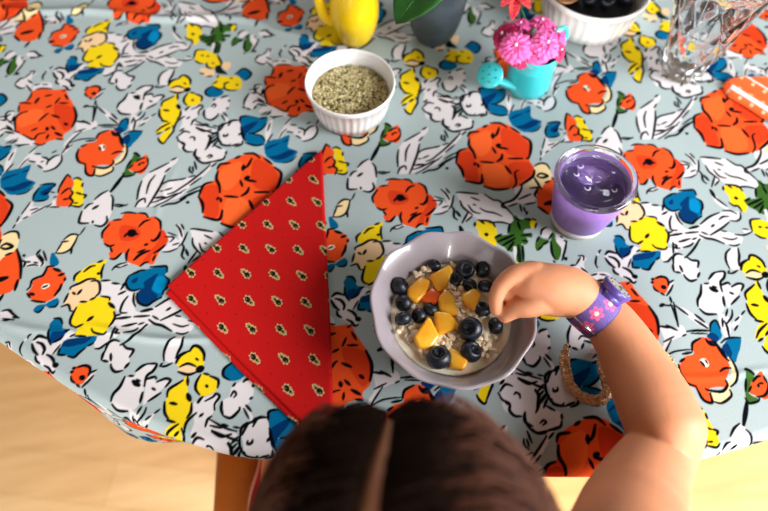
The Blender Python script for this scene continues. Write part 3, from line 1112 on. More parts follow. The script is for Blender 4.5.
for i, (x, y, rp, lb) in enumerate(bpos):
    r = rp*.00102; h = BL+r*.45
    if i == 12: h = BL+r*.95
    if i == 6: tl = (.35, .1, 0)
    elif i == 15: tl = (-.2, .2, 1)
    elif i == 12: tl = (-.3, -.4, 1)
    else: tl = None
    berry(P(x, y, h), r, lb, 'blueberries in the porridge', tl)

# peach pieces
peach = mat('peach_flesh', (.96, .72, .20), .28, sss=.3, col2=(.95, .62, .12), vscale=70, coat=.3, bump=.15, bscale=300)
peachr = mat('red_peach_flesh', (.93, .42, .08), .28, sss=.3, col2=(.88, .30, .06), vscale=60, coat=.3)
pcs = [([(125, 200), (160, 168), (190, 180), (175, 215), (150, 240), (125, 225)], .011, 'yellow peach cube beside the top left column of blueberries'),
       ([(190, 165), (245, 133), (257, 150), (240, 190), (215, 207)], .012, 'pointed yellow peach piece at the top of the porridge'),
       ([(162, 232), (195, 193), (222, 218), (208, 245), (180, 243)], .009, 'orange red peach piece in the middle of the others'),
       ([(215, 230), (235, 203), (257, 225), (272, 275), (245, 277), (218, 262)], .013, 'long yellow peach piece in the centre of the bowl'),
       ([(203, 268), (245, 275), (277, 312), (212, 332)], .014, 'triangular yellow peach piece below the central one'),
       ([(143, 345), (185, 288), (217, 340), (187, 378), (158, 372)], .012, 'broad yellow peach wedge at the lower left of the porridge'),
       ([(283, 222), (318, 198), (340, 215), (322, 264), (300, 252)], .013, 'small peach piece left of the two right hand blueberries'),
       ([(238, 362), (275, 383), (300, 413), (287, 436), (248, 428)], .009, 'curved peach slice between the two lowest blueberries')]
for i, (pts, hh, lb) in enumerate(pcs):
    W_ = [P(365+x/2.92, 220+y/2.92, BL+hh*.6)-bc for x, y in pts]; c = sum(W_, Vector())/len(W_); z0, z1 = BL-.004, BL+hh*.75
    tilt = Vector((rnd.uniform(-.25, .25), rnd.uniform(-.25, .25)))
    g = G(); n = len(W_); g.v = [(c.x+(q.x-c.x)*.98, c.y+(q.y-c.y)*.98, z0) for q in W_]+[(c.x+(q.x-c.x)*1.14, c.y+(q.y-c.y)*1.14, z1+(q.x-c.x)*tilt.x+(q.y-c.y)*tilt.y) for q in W_]
    g.f = [tuple(range(n)), tuple(range(n, 2*n))]+[(k, (k+1) % n, n+(k+1) % n, n+k) for k in range(n)]
    o = g.build('peach_piece', peachr if i == 2 else peach, bevel=.0034); o.location = bc; tag(o, lb, 'peach', 'peach pieces in the porridge')

# ------------------------------------------------------------------ ramekins
white = ceramic('white_porcelain', (.93, .92, .91), .15)
def ramekin(px, py, h, R0, R1, label, name='ramekin'):
    c = P(px, py, h); c.z = TABLE_Z; t = thing(name, label, 'ramekin', c); g = G(); nf = 36
    def wav(a, r, z_, k): return (r*(1-.018*(.5+.5*math.cos(a*nf))) if 2 <= k <= 5 else r), z_
    g.lathe([(.001, .002), (R1*.92, .001), (R1, .002), (R1+(R0-R1)*.25, h*.25), (R1+(R0-R1)*.5, h*.5), (R1+(R0-R1)*.78, h*.80), (R0*.975, h*.83), (R0*.995, h*.90), (R0, h*.97), (R0*.99, h), (R0*.965, h), (R0*.94, h*.95), (R1*.93, h*.12), (R1*.85, h*.08), (.001, h*.08)], nf*6, wav)
    g.build('ramekin_body', white, t); return c, t
rc, _ = ramekin(350, 81, .047, .0515, .0420, 'small fluted white ramekin full of hulled seeds')
seed_m = mat('hemp_seeds', (.8, .7, .5), .55, attr='print', spec=.25)
def seeds(center, level, R_, n, zr):
    g = G(); cs = []; r_ = random.Random(5)
    for i in range(n):
        a = r_.uniform(0, 6.283); q = R_*math.sqrt(r_.random()); zz = level+.0045*(1-(q/R_)**2)+r_.uniform(-.0012, .0009)
        rot = Matrix.Rotation(r_.uniform(0, 6), 3, 'Z') @ Matrix.Rotation(r_.uniform(-.8, .8), 3, 'Y'); k0 = len(g.v)
        s_ = r_.uniform(.8, 1.15); g.ball((q*math.cos(a), q*math.sin(a), zz), (.0019*s_, .00135*s_, .0010*s_), 6, 4, rot)
        c = r_.choice([(.86, .80, .60), (.82, .75, .55), (.92, .87, .70), (.72, .65, .44), (.76, .70, .50), (.32, .30, .16), (.48, .43, .25)])
        cs += [lin(c)]*(len(g.v)-k0)
    k0 = len(g.v)
    g.lathe([(R_*1.0, level-.002)]+[(R_*(1-k/6)+1e-4, level-.0008+.0045*(1-(1-k/6)**2)) for k in range(7)], 40); cs += [lin((.42, .37, .2))]*(len(g.v)-k0)
    o = g.build('hulled_seeds', seed_m, fix=False); a_ = o.data.color_attributes.new('print', 'FLOAT_COLOR', 'POINT')
    a_.data.foreach_set('color', np.c_[np.array(cs), np.ones(len(cs))].astype(np.float32).ravel()); o.location = center; return o
tag(seeds(rc, .028, .0430, 3300, .004), 'pale hulled hemp seeds heaped in the small ramekin', 'seeds', kind='stuff')
rc2, _ = ramekin(597, -19, .054, .0700, .0580, 'large fluted white ramekin filled with blueberries and a wooden spoon')
k = 0; nm = ['front left', 'front middle', 'front right', 'middle left', 'central', 'middle right', 'rear left', 'rear middle', 'rear right', 'far right', 'far left', 'frontmost']
berr = [(578, 13), (592, 16), (606, 18), (622, 15), (634, 8), (596, 3), (611, 5), (624, -1), (584, -1), (603, -9), (617, -14), (590, -15), (576, -12), (632, -12), (600, -24)]
lbs = ['leftmost blueberry of the front row in the large ramekin', 'second blueberry from the left at the front of the large ramekin', 'frontmost blueberry of the large ramekin', 'blueberry at the front right of the large ramekin', 'rightmost blueberry against the wall of the large ramekin', 'dusty pale blueberry on top in the middle of the large ramekin', 'blueberry right of the pale one in the large ramekin', 'upper right blueberry of the large ramekin', 'blueberry beside the wooden spoon in the large ramekin', 'blueberry behind the pale one in the large ramekin', 'blueberry at the far side of the large ramekin', 'blueberry behind the wooden spoon in the large ramekin', 'blueberry beneath the wooden spoon bowl in the large ramekin', 'blueberry at the far right of the large ramekin', 'blueberry at the back wall of the large ramekin']
for i, (x, y) in enumerate(berr):
    berry(P(600+(x-600)*1.22, -20+(y-2)*1.25, .044+(.002 if i in (5, 6) else 0)), .0100, lbs[i], 'blueberries in the large ramekin')
g = G(); g.lathe([(.001, .016), (.050, .016), (.052, .032), (.044, .034), (.001, .035)], 32)
fillm = g.build('blueberry_pile', crown_m); fillm.location = rc2; tag(fillm, 'deeper layer of dark blueberries inside the large ramekin', 'blueberries', kind='stuff')
woodl = mat('spoon_wood', (.62, .42, .24), .5, var=.2, vscale=20, stretch=(8, 1, 1))
sp_ = P(566, -8, .058)-Vector((0, 0, .002))
sp = thing('wooden_spoon', 'wooden spoon resting in the large ramekin of blueberries', 'spoon', sp_, math.radians(70)); sp.scale = (1.4, 1.4, 1.2)
g = G(); g.lathe([(.0005, -.004), (.006, -.0035), (.010, -.001), (.0118, .0025), (.0108, .0028), (.009, .000), (.0005, -.0022)], 28, lambda a, r, z_, k: (r*(1+.3*math.cos(a)**2), z_)); g.build('spoon_bowl', woodl, sp)
g = G(); g.tube([(.013, 0, .002), (.04, 0, .010), (.11, 0, .030)], [.0035, .003, .0035], 10); g.build('handle', woodl, sp)

# ------------------------------------------------------------------ yellow jug
ye = ceramic('yellow_glaze', (.93, .78, .07), .16)
jc = P(355, 36, 0); jug = thing('milk_jug', 'small glossy yellow ceramic jug with a round belly', 'jug', jc)
g = G(); g.lathe([(.001, .0015), (.0155, .0), (.0165, .001), (.0185, .006), (.0215, .016), (.0235, .030), (.0232, .043), (.0200, .058), (.0172, .068), (.0170, .078), (.0190, .090), (.0178, .0905), (.0155, .078), (.0156, .068), (.0190, .055), (.0215, .040), (.0200, .020), (.015, .005), (.001, .005)], 72,
    lambda a, r, z_, k: (r*(1+.22*max(0, math.cos(a))**8*max(0, (z_-.07)/.02)), z_)); g.build('jug_body', ye, jug); jug.scale = (1.3, 1.3, 1.25)
hd = (P(310, 20, 0)-P(350, 20, 0)).normalized()
g = G(); g.tube(spl([hd*.0175+Vector((0, 0, .080)), hd*.028+Vector((0, 0, .080)), hd*.0345+Vector((0, 0, .066)), hd*.0330+Vector((0, 0, .046)), hd*.029+Vector((0, 0, .026)), hd*.021+Vector((0, 0, .018))]), .0050, 14); g.build('handle', ye, jug)

# ------------------------------------------------------------------ potted plant
pc = P(433, 36, 0); pot = thing('potted_plant', 'dark slate plant pot with one broad green leaf hanging over its side', 'plant', pc)
slate = mat('slate_glaze', (.21, .25, .27), .45, var=.25, vscale=30, bump=.2, bscale=120)
g = G(); g.lathe([(.001, .001), (.015, .0), (.0195, .002), (.0245, .012), (.0285, .028), (.0315, .05), (.0335, .075), (.0345, .088), (.0335, .090), (.0325, .088), (.031, .07), (.001, .07)], 64); g.v = [(x*1.15, y*1.15, z_*1.12) for x, y, z_ in g.v]; g.build('pot', slate, pot)
g = G(); g.lathe([(.0318, .080), (.001, .083)], 40, lambda a, r, z_, k: (r, z_+.002*noise.noise(Vector((math.cos(a)*9*r*50, math.sin(a)*9, 3))))); g.v = [(x*1.14, y*1.14, z_*1.12) for x, y, z_ in g.v]; g.build('soil', mat('potting_soil', (.16, .11, .07), .95, bump=.8, bscale=300), pot)
gm_ = mat('leaf_green', (.11, .29, .11), .35, col2=(.15, .36, .13), vscale=40, coat=.2); gv_ = mat('leaf_vein', (.35, .58, .28), .4)
def leaf(base, tip, wid, droop, parent, nrm=Vector((0, 0, 1))):
    ax_ = tip-base; L = ax_.length; side = ax_.cross(nrm).normalized(); up = side.cross(ax_).normalized(); n, mm = 18, 10; v = []; f = []
    for i in range(n+1):
        t = i/n; ww = wid*(math.sin(math.pi*min(1, t*.97+.03))**.75)
        for j in range(mm+1):
            s_ = (j/mm*2-1); v.append(base+ax_*t+side*ww*s_+up*(droop*math.sin(math.pi*t)+.18*ww*abs(s_)+.0008*math.sin(t*40+abs(s_)*6)))
    for i in range(n):
        for j in range(mm): f.append((i*(mm+1)+j, i*(mm+1)+j+1, (i+1)*(mm+1)+j+1, (i+1)*(mm+1)+j))
    o = mesh_obj('leaf', v, f, gm_, parent); sd = o.modifiers.new('thick', 'SOLIDIFY'); sd.thickness = .0007
    g = G(); g.tube([base+ax_*(i/12)+up*(droop*math.sin(math.pi*i/12)+.0004) for i in range(12)], [.0008*(1-i/14) for i in range(12)], 6); g.build('midrib', gv_, o)
    return o
Lb, Lt = P(452, -38, .135)-pc, P(396, 24, .100)-pc
leaf(Lb, Lt, .029, .006, pot)
leaf(Vector((0, 0, .08)), Vector((.03, .05, .12)), .016, .006, pot); leaf(Vector((0, 0, .08)), Vector((.055, -.005+.03, .105)), .014, .006, pot)
g = G(); g.tube([(0, 0, .075), tuple(Lb*.5+Vector((0, 0, .05))), tuple(Lb)], .0014, 8); g.build('stem', gv_, pot)

# ------------------------------------------------------------------ turquoise watering can with pinks
KS = 1.13
tq = ceramic('turquoise_enamel', (.22, .72, .74), .25)
wc = P(526.5, 86, 0); can = thing('watering_can', 'tiny turquoise watering can used as a vase for pink flowers', 'watering can', wc)
g = G(); g.lathe([(.001, .001), (.0195, .0), (.0225, .002), (.0240, .010), (.0243, .020), (.0238, .036), (.0242, .0372), (.0238, .0384), (.0236, .050), (.0245, .053), (.0235, .0535), (.0225, .050), (.0225, .006), (.001, .004)], 64); g.v = [(x*KS, y*KS, z_*KS) for x, y, z_ in g.v]; g.build('can_body', tq, can)
rd = P(490, 75, .036)-wc; ro = rd.copy(); dn = Vector((-.45, -.42, .78)).normalized(); ra = rd-dn*.012
g = G(); g.tube(spl([Vector((-.008, -.012, .012)), Vector((-.022, -.012, .016)), ra-Vector((-.004, 0, .004)), ra]), [.0055]*9+[.005]*8+[.0045]*8, 14); g.build('spout', tq, can)
q = dn.to_track_quat('Z', 'Y').to_matrix(); g = G(); g.lathe([(.0045, -.012), (.006, -.008), (.0128, -.001), (.0138, .0), (.0136, .0012), (.012, .0022), (.001, .0032)], 48); g.v = [tuple(q @ (Vector(v)*KS)+rd) for v in g.v]; rose = g.build('sprinkler_rose', tq, can)
g = G(); hl = mat('rose_holes', (.05, .2, .2), .7)
for k in range(7):
    a = 2*math.pi*k/6; rr_ = 0 if k == 6 else .0088; c = q @ Vector((rr_*math.cos(a), rr_*math.sin(a), .0032))+rd; g.ball(c, .0009, 8, 6)
g.build('holes', hl, rose)
hdl = [P(553, 60, .04)-wc, P(565, 52, .05)-wc, P(572, 36, .062)-wc, P(565, 22, .066)-wc, P(552, 20, .060)-wc]
g = G(); g.tube(spl([Vector((.020, .004, .045)), Vector((.034, .010, .050)), Vector((.040, .014, .062)), Vector((.034, .014, .074)), Vector((.018, .008, .070)), Vector((.016, .006, .052))]), .0026, 10, flat=1); g.build('handle', tq, can)
pinkc = (.94, .40, .68)
pk = mat('pink_petals', pinkc, .6, sss=.15, col2=(.92, .36, .64), vscale=160); pkd = mat('deep_pink_petals', (.78, .12, .38), .6, col2=(.62, .05, .26), vscale=120); pw = mat('flower_throat', (.97, .80, .88), .6); stm = mat('flower_stem', (.20, .36, .16), .6)
def pink(center, nrm, R_, label, m=pk, seed=0):
    """a double pink: layers of fringed petals"""
    r_ = random.Random(seed); base = wc+Vector((0, 0, .05)); t = thing('pink_flower', label, 'flower', base)
    c0 = center-base; q = nrm.to_track_quat('Z', 'Y').to_matrix(); g = G()
    for lay, (n, rs, lift) in enumerate(((5, 1.12, .05), (5, .92, .25), (4, .62, .6))):
        for k in range(n):
            a0 = 2*math.pi*(k+.5*lay)/n+r_.uniform(-.15, .15); hw_ = math.pi/n*1.12; v = []; f = []; nr, na = 6, 12
            for i in range(nr+1):
                t_ = i/nr
                for j in range(na+1):
                    s_ = j/na*2-1; rr_ = R_*rs*t_*(1 if i < nr else 1-.10*(j % 2))*(1-.12*s_*s_); a = a0+s_*hw_*(.35+.65*t_)
                    z_ = R_*(lift*t_*.45-.30*t_*t_*(1-lay*.2)+.07*math.sin(s_*9+k)*t_)+lay*.0006
                    v.append(q @ Vector((rr_*math.cos(a), rr_*math.sin(a), z_))+c0)
            for i in range(nr):
                for j in range(na): b_ = i*(na+1)+j; f.append((b_, b_+1, b_+na+2, b_+na+1))
            g.add(v, f)
    g.build('petals', m, t, fix=False); g = G(); g.ball(q @ Vector((0, 0, R_*.18))+c0, (R_*.10, R_*.10, R_*.14), 8, 6); g.build('throat', pw, t)
    g = G(); g.tube(spl([Vector((r_.uniform(-.006, .006), r_.uniform(-.006, .006), -.035)), c0*.5-q @ Vector((0, 0, .004)), c0-q @ Vector((0, 0, .001))], n=5), .0011, 8); g.build('stem', stm, t)
    g = G(); g.tube([c0-q @ Vector((0, 0, .010)), c0-q @ Vector((0, 0, .001))], [.0016, .0030], 8); g.build('calyx', stm, t)
fl_ = [(503, 34, .066, .0155, (-.7, -.1, .8), 'leftmost pink flower above the sprinkler rose', pkd), (521, 24, .072, .0125, (-.25, .2, 1), 'small pink flower at the upper left of the bunch', pk), (542, 22, .074, .0165, (.1, .3, 1), 'topmost pink flower of the bunch in the watering can', pk), (558, 33, .070, .0150, (.6, .1, .9), 'pink flower nearest the large ramekin', pk), (516, 46, .076, .0185, (-.25, -.35, 1), 'large pink flower at the front left of the bunch', pk), (547, 43, .078, .0175, (.2, -.3, 1), 'large pink flower at the centre right of the bunch', pk), (539, 56, .066, .0145, (.1, -.8, .75), 'lowest pink flower hanging over the can rim', pk), (521, 58, .064, .0125, (-.15, -.85, .7), 'pink flower drooping over the left of the can rim', pkd), (560, 50, .066, .0125, (.7, -.4, .7), 'pink flower drooping towards the right of the can', pkd), (532, 35, .070, .012, (0, 0, 1), 'dark pink flower deep in the middle of the bunch', pkd)]
for i, (x, y, h, r_, nn, lb, m) in enumerate(fl_): pink(P(x, y, h), Vector(nn).normalized(), r_, lb, m, i)
# reddish flower falling to the far left of the bunch
tr = mat('ruby_petals', (.78, .10, .25), .5, col2=(.90, .30, .25), vscale=120)
b0 = wc+Vector((0, 0, .05)); t = thing('red_lily', 'ruby red flower with yellow stamens leaning out behind the pinks', 'flower', b0); c0 = P(516, -4, .085)-b0
for k, (x, y, h) in enumerate(((512, 20, .078), (501, 6, .088), (530, 8, .085), (520, -24, .09), (540, -14, .09))):
    ti = P(x, y, h)-b0; o = leaf(c0, ti, .0065, .003, t); o.name = 'petal'; o.data.materials[0] = tr; [setattr(ch, 'name', 'petal_rib') for ch in o.children]
    for ch in o.children: ch.data.materials[0] = pkd
g = G()
for k in range(5): g.tube([c0, c0+Vector((-.006+.003*k, -.006, .010+.001*k))], .0005, 6); g.ball(c0+Vector((-.006+.003*k, -.006, .010+.001*k)), .0013, 8, 6)
g.build('stamens', mat('stamen_yellow', (.95, .70, .2), .6), t)
g = G(); g.tube(spl([Vector((0, .004, -.035)), Vector((-.002, .012, .01)), c0], n=5), .0013, 8); g.build('stem', stm, t)
g = G(); q0 = P(533, 31, .084)-b0; g.ball(q0, (.0035, .0035, .0045), 12, 8); t = thing('flower_bud', 'small dark closed bud between the pink flowers', 'bud', b0); bq = g.build('bud', mat('bud_green', (.22, .24, .18), .6), t)
g = G(); g.tube([Vector((0, .002, -.03)), q0*.6, q0], .0010, 8); g.build('stem', stm, t)

# ------------------------------------------------------------------ purple tumbler
bub = mat('bubble_gloss', (.90, .87, .95), .2)
CH = .072; tcn = P(596, 178, CH); tcn.z = TABLE_Z
pur = mat('lilac_powder_coat', (.60, .45, .78), .38, var=.05, vscale=300); steel = mat('white_band', (.84, .82, .80), .4); drink = mat('purple_drink', (.32, .22, .50), .55, var=.15, vscale=25)
lidm = mat('clear_lid', (1, 1, 1), .06, trans=1, ior=1.46)
cup = thing('insulated_tumbler', 'lilac tumbler with a clear lid standing right of the bowl', 'tumbler', tcn)
g = G(); g.lathe([(.0300, .011), (.0308, .012), (.0375, .050), (.0392, .064), (.0390, .068), (.0375, .068), (.0368, .062), (.0295, .014), (.027, .008), (.001, .008)], 96); g.build('cup_body', pur, cup)
g = G(); g.lathe([(.001, .001), (.0280, .0), (.0292, .001), (.0304, .0112), (.0295, .0112), (.001, .009)], 96); g.build('base_band', steel, cup)
g = G(); g.lathe([(.0355, .050), (.001, .050)], 64); g.build('drink', drink, cup)
g = G(); g.lathe([(.0360, .0560), (.0362, .0680), (.0412, .0688), (.0418, .0715), (.0412, .0740), (.0385, .0746), (.0365, .0735), (.0350, .0700), (.0342, .0632), (.0338, .0622), (.0330, .0620), (.031, .0620), (.001, .0620), (.001, .0595), (.032, .0595), (.0335, .0594), (.0352, .0560)], 120); lid = g.build('lid', lidm, cup)
g = G(); g.lathe([(.0355, .0622), (.0366, .0626), (.0366, .0650), (.0355, .0648)], 96); g.build('seal_ring', mat('seal', (.80, .78, .84), .25, trans=.6), lid)
for (x, y, r_) in ((581, 165, .0034), (577, 173, .0030), (588, 187, .0034), (615, 189, .0030), (614, 171, .0016)):
    c = P(x, y, .064)-tcn; g = G(); g.tube([(c.x+r_*.8*math.cos(j*.4), c.y+r_*.8*math.sin(j*.4), .0624) for j in range(-9, 2)], .0005, 6); g.build('lid_bubble', bub, lid)
g = G(); c = P(597, 178, .064)-tcn
for k in range(3): g.tube([(c.x+.005*math.cos(k*2.1+j*.35), c.y+.004*math.sin(k*2.1+j*.35), .0622) for j in range(4)], .00025, 5)
g.build('lid_marking', mat('lid_mark', (.85, .80, .92), .3), lid)

# ------------------------------------------------------------------ cut glass tumbler with water
gc_ = P(681, 70, 0); gl = thing('cut_glass_tumbler', 'clear cut glass tumbler of water at the top right of the table', 'glass', gc_)
glass = mat('crystal', (1, 1, 1), .02, trans=1, ior=1.5)
NS, NR = 96, 44; g = G(); Hh = .168
def rg(z_): return .0262+.20*z_
def cut(a, r, z_, k):
    if k <= 1 or k >= NR+2: return r, z_
    u = (a*9/(2*math.pi)+z_*16); v_ = (a*9/(2*math.pi)-z_*16); d_ = min(abs(u-round(u)), abs(v_-round(v_)))
    fade = min(1, max(0, (.150-z_)/.01)); return r-.0034*(1-d_/.5)*fade, z_
prof = [(.001, .0005), (.0235, .0)]+[(rg(Hh*k/NR), .001+Hh*k/NR) for k in range(NR)]+[(rg(Hh)-.0006, Hh+.0012), (rg(Hh)-.0022, Hh)]+[(rg(Hh*(1-k/10))-.0038, .012+(Hh-.012)*(1-k/10)) for k in range(1, 10)]+[(.020, .012), (.001, .0115)]
g.lathe(prof, NS*3, cut); g.build('glass_body', glass, gl)
water = mat('water', (1, 1, 1), .0, trans=1, ior=1.33)
g = G(); g.lathe([(.001, .0130), (.019, .0135)]+[(rg(.014+k*.0094)-.0040, .015+k*.0094) for k in range(8)]+[(.001, .0812)], 64); wo = g.build('water', water); wo.location = gc_; tag(wo, 'water standing in the cut glass tumbler', 'water', kind='stuff')

# ------------------------------------------------------------------ bead rope necklace
gold = mat('antique_gold', (.82, .66, .48), .35, metal=.75, var=.3, vscale=300); gold2 = mat('gold_thread', (.85, .74, .60), .3, metal=.8)
path = [(566, 346), (564.5, 358), (566, 372), (571, 386), (579, 395), (590, 400), (600, 400), (607, 392), (605, 378), (602, 364), (606, 352), (620, 346), (640, 344), (656, 350), (665, 357), (671, 364), (675, 372)]
nk = thing('rope_necklace', 'gold bead rope necklace lying in a loop under the forearm', 'necklace', P(585, 400, 0))
pts = spl([P(x, y, .0045)-nk.location for x, y in path], False, 12)
wd = [min(1, .25+i/16) if i/12 < 10 else .8 for i in range(len(pts))]
for sidx in range(5):
    g = G(); pp = []
    for i, p in enumerate(pts):
        t = (pts[min(i+1, len(pts)-1)]-pts[max(i-1, 0)]).normalized(); b_ = t.cross(Vector((0, 0, 1))).normalized(); ph = i*.62+sidx*1.257; am = .0038*wd[i]
        pp.append(p+b_*am*math.cos(ph)+Vector((0, 0, 1))*.0022*math.sin(ph)*wd[i])
    g.tube(pp, [.0012*x for x in wd], 8); g.build('strand', gold if sidx else gold2, nk)
g = G(); r_ = random.Random(9)
for i in range(0, len(pts)):
    t = (pts[min(i+1, len(pts)-1)]-pts[max(i-1, 0)]).normalized(); b_ = t.cross(Vector((0, 0, 1))).normalized()
    for j in range(3):
        a = r_.uniform(0, math.pi); g.ball(pts[i]+b_*.0048*wd[i]*math.cos(a)+Vector((0, 0, .0032*math.sin(a)))+t*r_.uniform(-.002, .002), .0010, 6, 4)
g.build('beads', gold, nk, fix=False)

# ------------------------------------------------------------------ chair
hz = -.30
c1, c2 = P(213, 455, hz), P(208, 511, hz); sdv = (c2-c1).normalized(); sdv = Vector((sdv.x, sdv.y, 0)).normalized(); wdv = Vector((-sdv.y, sdv.x, 0)) if sdv.y < 0 else Vector((sdv.y, -sdv.x, 0))
if wdv.x < 0: wdv = -wdv
ang = math.atan2(wdv.y, wdv.x); org = c1+wdv*.20-(-sdv)*0
org.z = 0
ch = thing('dining_chair', 'honey brown wooden chair under the child with a red cushion', 'chair', (org.x, org.y, 0), ang)
chw = mat('chair_wood', (.66, .36, .10), .4, var=.12, vscale=5, stretch=(1, 8, 1))
SZ = TABLE_Z+hz
g = G(); pl = []
for (x, y) in ((-.2, .10), (.2, .10), (.19, -.30), (-.19, -.30)): pl.append((x, y))
g.prism(pl, SZ-.028, SZ); g.build('seat', chw, ch, smooth=False, bevel=.012)
for (x, y) in ((-.17, .07), (.17, .07)): g = G(); g.tube([(x, y, 0), (x, y, SZ-.028)], [.014, .019], 14); g.build('leg', chw, ch)
for x in (-.17, .17): g = G(); g.tube([(x, -.31, 0), (x, -.275, SZ-.02), (x, -.30, SZ+.1), (x, -.36, SZ+.36)], [.014, .018, .016, .014], 14); g.build('leg', chw, ch)
g = G(); g.box(-.17, .17, -.372, -.352, SZ+.26, SZ+.36); g.build('backrest', chw, ch, smooth=False, bevel=.006)
# red seat cushion
cu = thing('seat_cushion', 'red seat cushion with a pale piped edge on the wooden chair', 'cushion', (org.x, org.y, SZ), ang)
k1 = P(260, 458, hz+.03); k2 = P(248, 511, hz+.03); Mi = Matrix.Rotation(-ang, 3, 'Z')
l1 = Mi @ (k1-Vector((org.x, org.y, k1.z))); l2 = Mi @ (k2-Vector((org.x, org.y, k2.z)))
cushp = [(l1.x+.01, .09), (l1.x, l1.y), (l2.x, l2.y), (l2.x+.01, -.24), (.17, -.25), (.18, .09)]
g = G(); g.prism(cushp, .001, .032); g.build('cushion_pad', mat('red_canvas', (.80, .10, .07), .8, bump=.3, bscale=600), cu, bevel=.010)
g = G(); g.tube(spl([Vector((x, y, .024)) for x, y in cushp], True, 6), .0022, 8, closed=True); g.build('piping', mat('pale_piping', (.85, .62, .52), .7), cu)

# ------------------------------------------------------------------ the child
skin = mat('child_skin', (.82, .55, .40), .55, spec=.35, sss=.18, var=.05, vscale=30, bump=.12, bscale=260)
HC = Vector((.2125, -.380, .938))
class Caps:
    def __init__(s): s.g = G()
    def cap(s, a, b, ra, rb):
        a, b = Vector(a), Vector(b); n = max(2, int((b-a).length/max(min(ra, rb)*.45, .002)))
        for i in range(n+1): t = i/n; s.g.ball(a.lerp(b, t), ra+(rb-ra)*t, 14, 9)
    def chain(s, L):
        C4 = [(*a, ra) for a, ra in L]; N = len(C4); out = []
        for i in range(N-1):
            a, b, c, d = (np.array(C4[j]) for j in (max(i-1, 0), i, i+1, min(i+2, N-1)))
            m = max(4, int(np.linalg.norm((c-b)[:3])/max(.0012, .14*min(b[3], c[3]))))
            for k in range(m): t = k/m; out.append(.5*(2*b+(c-a)*t+(2*a-5*b+4*c-d)*t*t+(3*b-a-3*c+d)*t**3))
        out.append(np.array(C4[-1]))
        for q in out: s.g.ball(q[:3], float(q[3]), 40 if q[3] > .018 else 20, 24 if q[3] > .018 else 12)
def remesh(caps, name, m, voxel, smooth, parent=None):
    o = caps.g.build('tmp', None, fix=False); r = o.modifiers.new('r', 'REMESH'); r.mode = 'VOXEL'; r.voxel_size = voxel
    s_ = o.modifiers.new('s', 'SMOOTH'); s_.iterations = smooth; s_.factor = .5
    dg = bpy.context.evaluated_depsgraph_get(); me = bpy.data.meshes.new_from_object(o.evaluated_get(dg)); bpy.data.objects.remove(o)
    me.name = name; me.shade_smooth(); me.materials.clear(); me.materials.append(m); o = bpy.data.objects.new(name, me); COL.objects.link(o)
    if parent: o.parent = parent
    return o
b = Caps(); tx, ty = HC.x-.005, HC.y-.065
# head tilted down towards the bowl
tilt = Matrix.Rotation(math.radians(-22), 3, 'X')
b.g.ball(HC+Vector((0, -.012, .008)), (.073, .090, .084), 40, 26, tilt); b.g.ball(HC+tilt @ Vector((0, .035, -.045)), (.058, .055, .060), 30, 20, tilt)
hd_ = lambda x, y, z_: HC+tilt @ Vector((x, y, z_))
b.cap(hd_(0, .088, -.022), hd_(0, .103, -.045), .005, .0085); b.g.ball(hd_(0, .085, -.072), (.020, .010, .0055), 14, 9, tilt); b.g.ball(hd_(0, .080, -.082), (.017, .010, .006), 14, 9, tilt); b.g.ball(hd_(0, .068, -.100), (.018, .016, .014), 14, 9, tilt)
for s_ in (-1, 1):
    b.g.ball(hd_(s_*.076, -.012, -.035), (.007, .016, .024), 14, 9, tilt); b.g.ball(hd_(s_*.034, .066, -.060), (.022, .02, .022), 14, 9, tilt)
b.chain([(hd_(0, -.02, -.07), .036), (Vector((tx, ty, .835)), .034), (Vector((tx, ty, .80)), .042)])
for x in (-.035, .035): b.chain([(Vector((tx+x*.6, ty, .79)), .055), (Vector((tx+x, ty-.01, .70)), .066), (Vector((tx+x, ty-.02, .62)), .062), (Vector((tx+x, ty-.03, .555)), .068)])
sh = Vector((tx+.112, ty-.005, .795)); shl = Vector((tx-.112, ty-.005, .795)); b.cap(Vector((tx, ty, .80)), sh, .042, .042); b.cap(Vector((tx, ty, .80)), shl, .042, .042)
el = P(664, 437, .040); m1 = P(622, 560, .110)
b.chain([(sh, .046), (P(622, 560, .110), .0445), (P(633, 515, .072), .0405), (P(647, 478, .046), .0345), (P(662, 452, .034), .0300), (P(668, 442, .032), .0285)])
b.chain([(P(666, 428, .048), .0325), (P(656, 406, .047), .0325), (P(640, 374, .045), .0292), (P(625, 346, .046), .0260), (P(610, 323, .050), .0230), (P(597, 309, .055), .0202), (P(585, 301, .060), .0202), (P(572, 294, .064), .0220)])
# hand
b.chain([(P(585, 300, .061), .0205), (P(570, 292, .066), .0228), (P(552, 288, .070), .0225), (P(535, 284, .072), .0190)])
b.chain([(P(572, 298, .060), .0182), (P(552, 297, .064), .0178), (P(537, 297, .066), .0150)])
b.chain([(P(548, 279, .070), .0150), (P(530, 275, .074), .0135)])
b.chain([(P(558, 299, .062), .0145), (P(542, 302, .067), .0120), (P(528, 307, .066), .0100), (P(516, 309, .063), .0086), (P(505, 316, .056), .0068)])
b.chain([(P(534, 274, .079), .0120), (P(516, 275, .080), .0096), (P(502, 285, .074), .0080), (P(496, 298, .067), .0070), (P(496, 310, .060), .0056)])
b.chain([(P(536, 275, .068), .0120), (P(518, 276, .064), .0092), (P(510, 286, .062), .0082), (P(511, 298, .061), .0076), (P(511, 308, .052), .0066)])
b.chain([(P(540, 280, .060), .0110), (P(526, 284, .055), .0088), (P(517, 293, .049), .0078), (P(517, 302, .048), .0070), (P(522, 310, .050), .0062)])
b.chain([(P(546, 286, .056), .0105), (P(536, 291, .051), .0082), (P(530, 299, .047), .0072), (P(531, 307, .049), .0064), (P(535, 312, .051), .0058)])
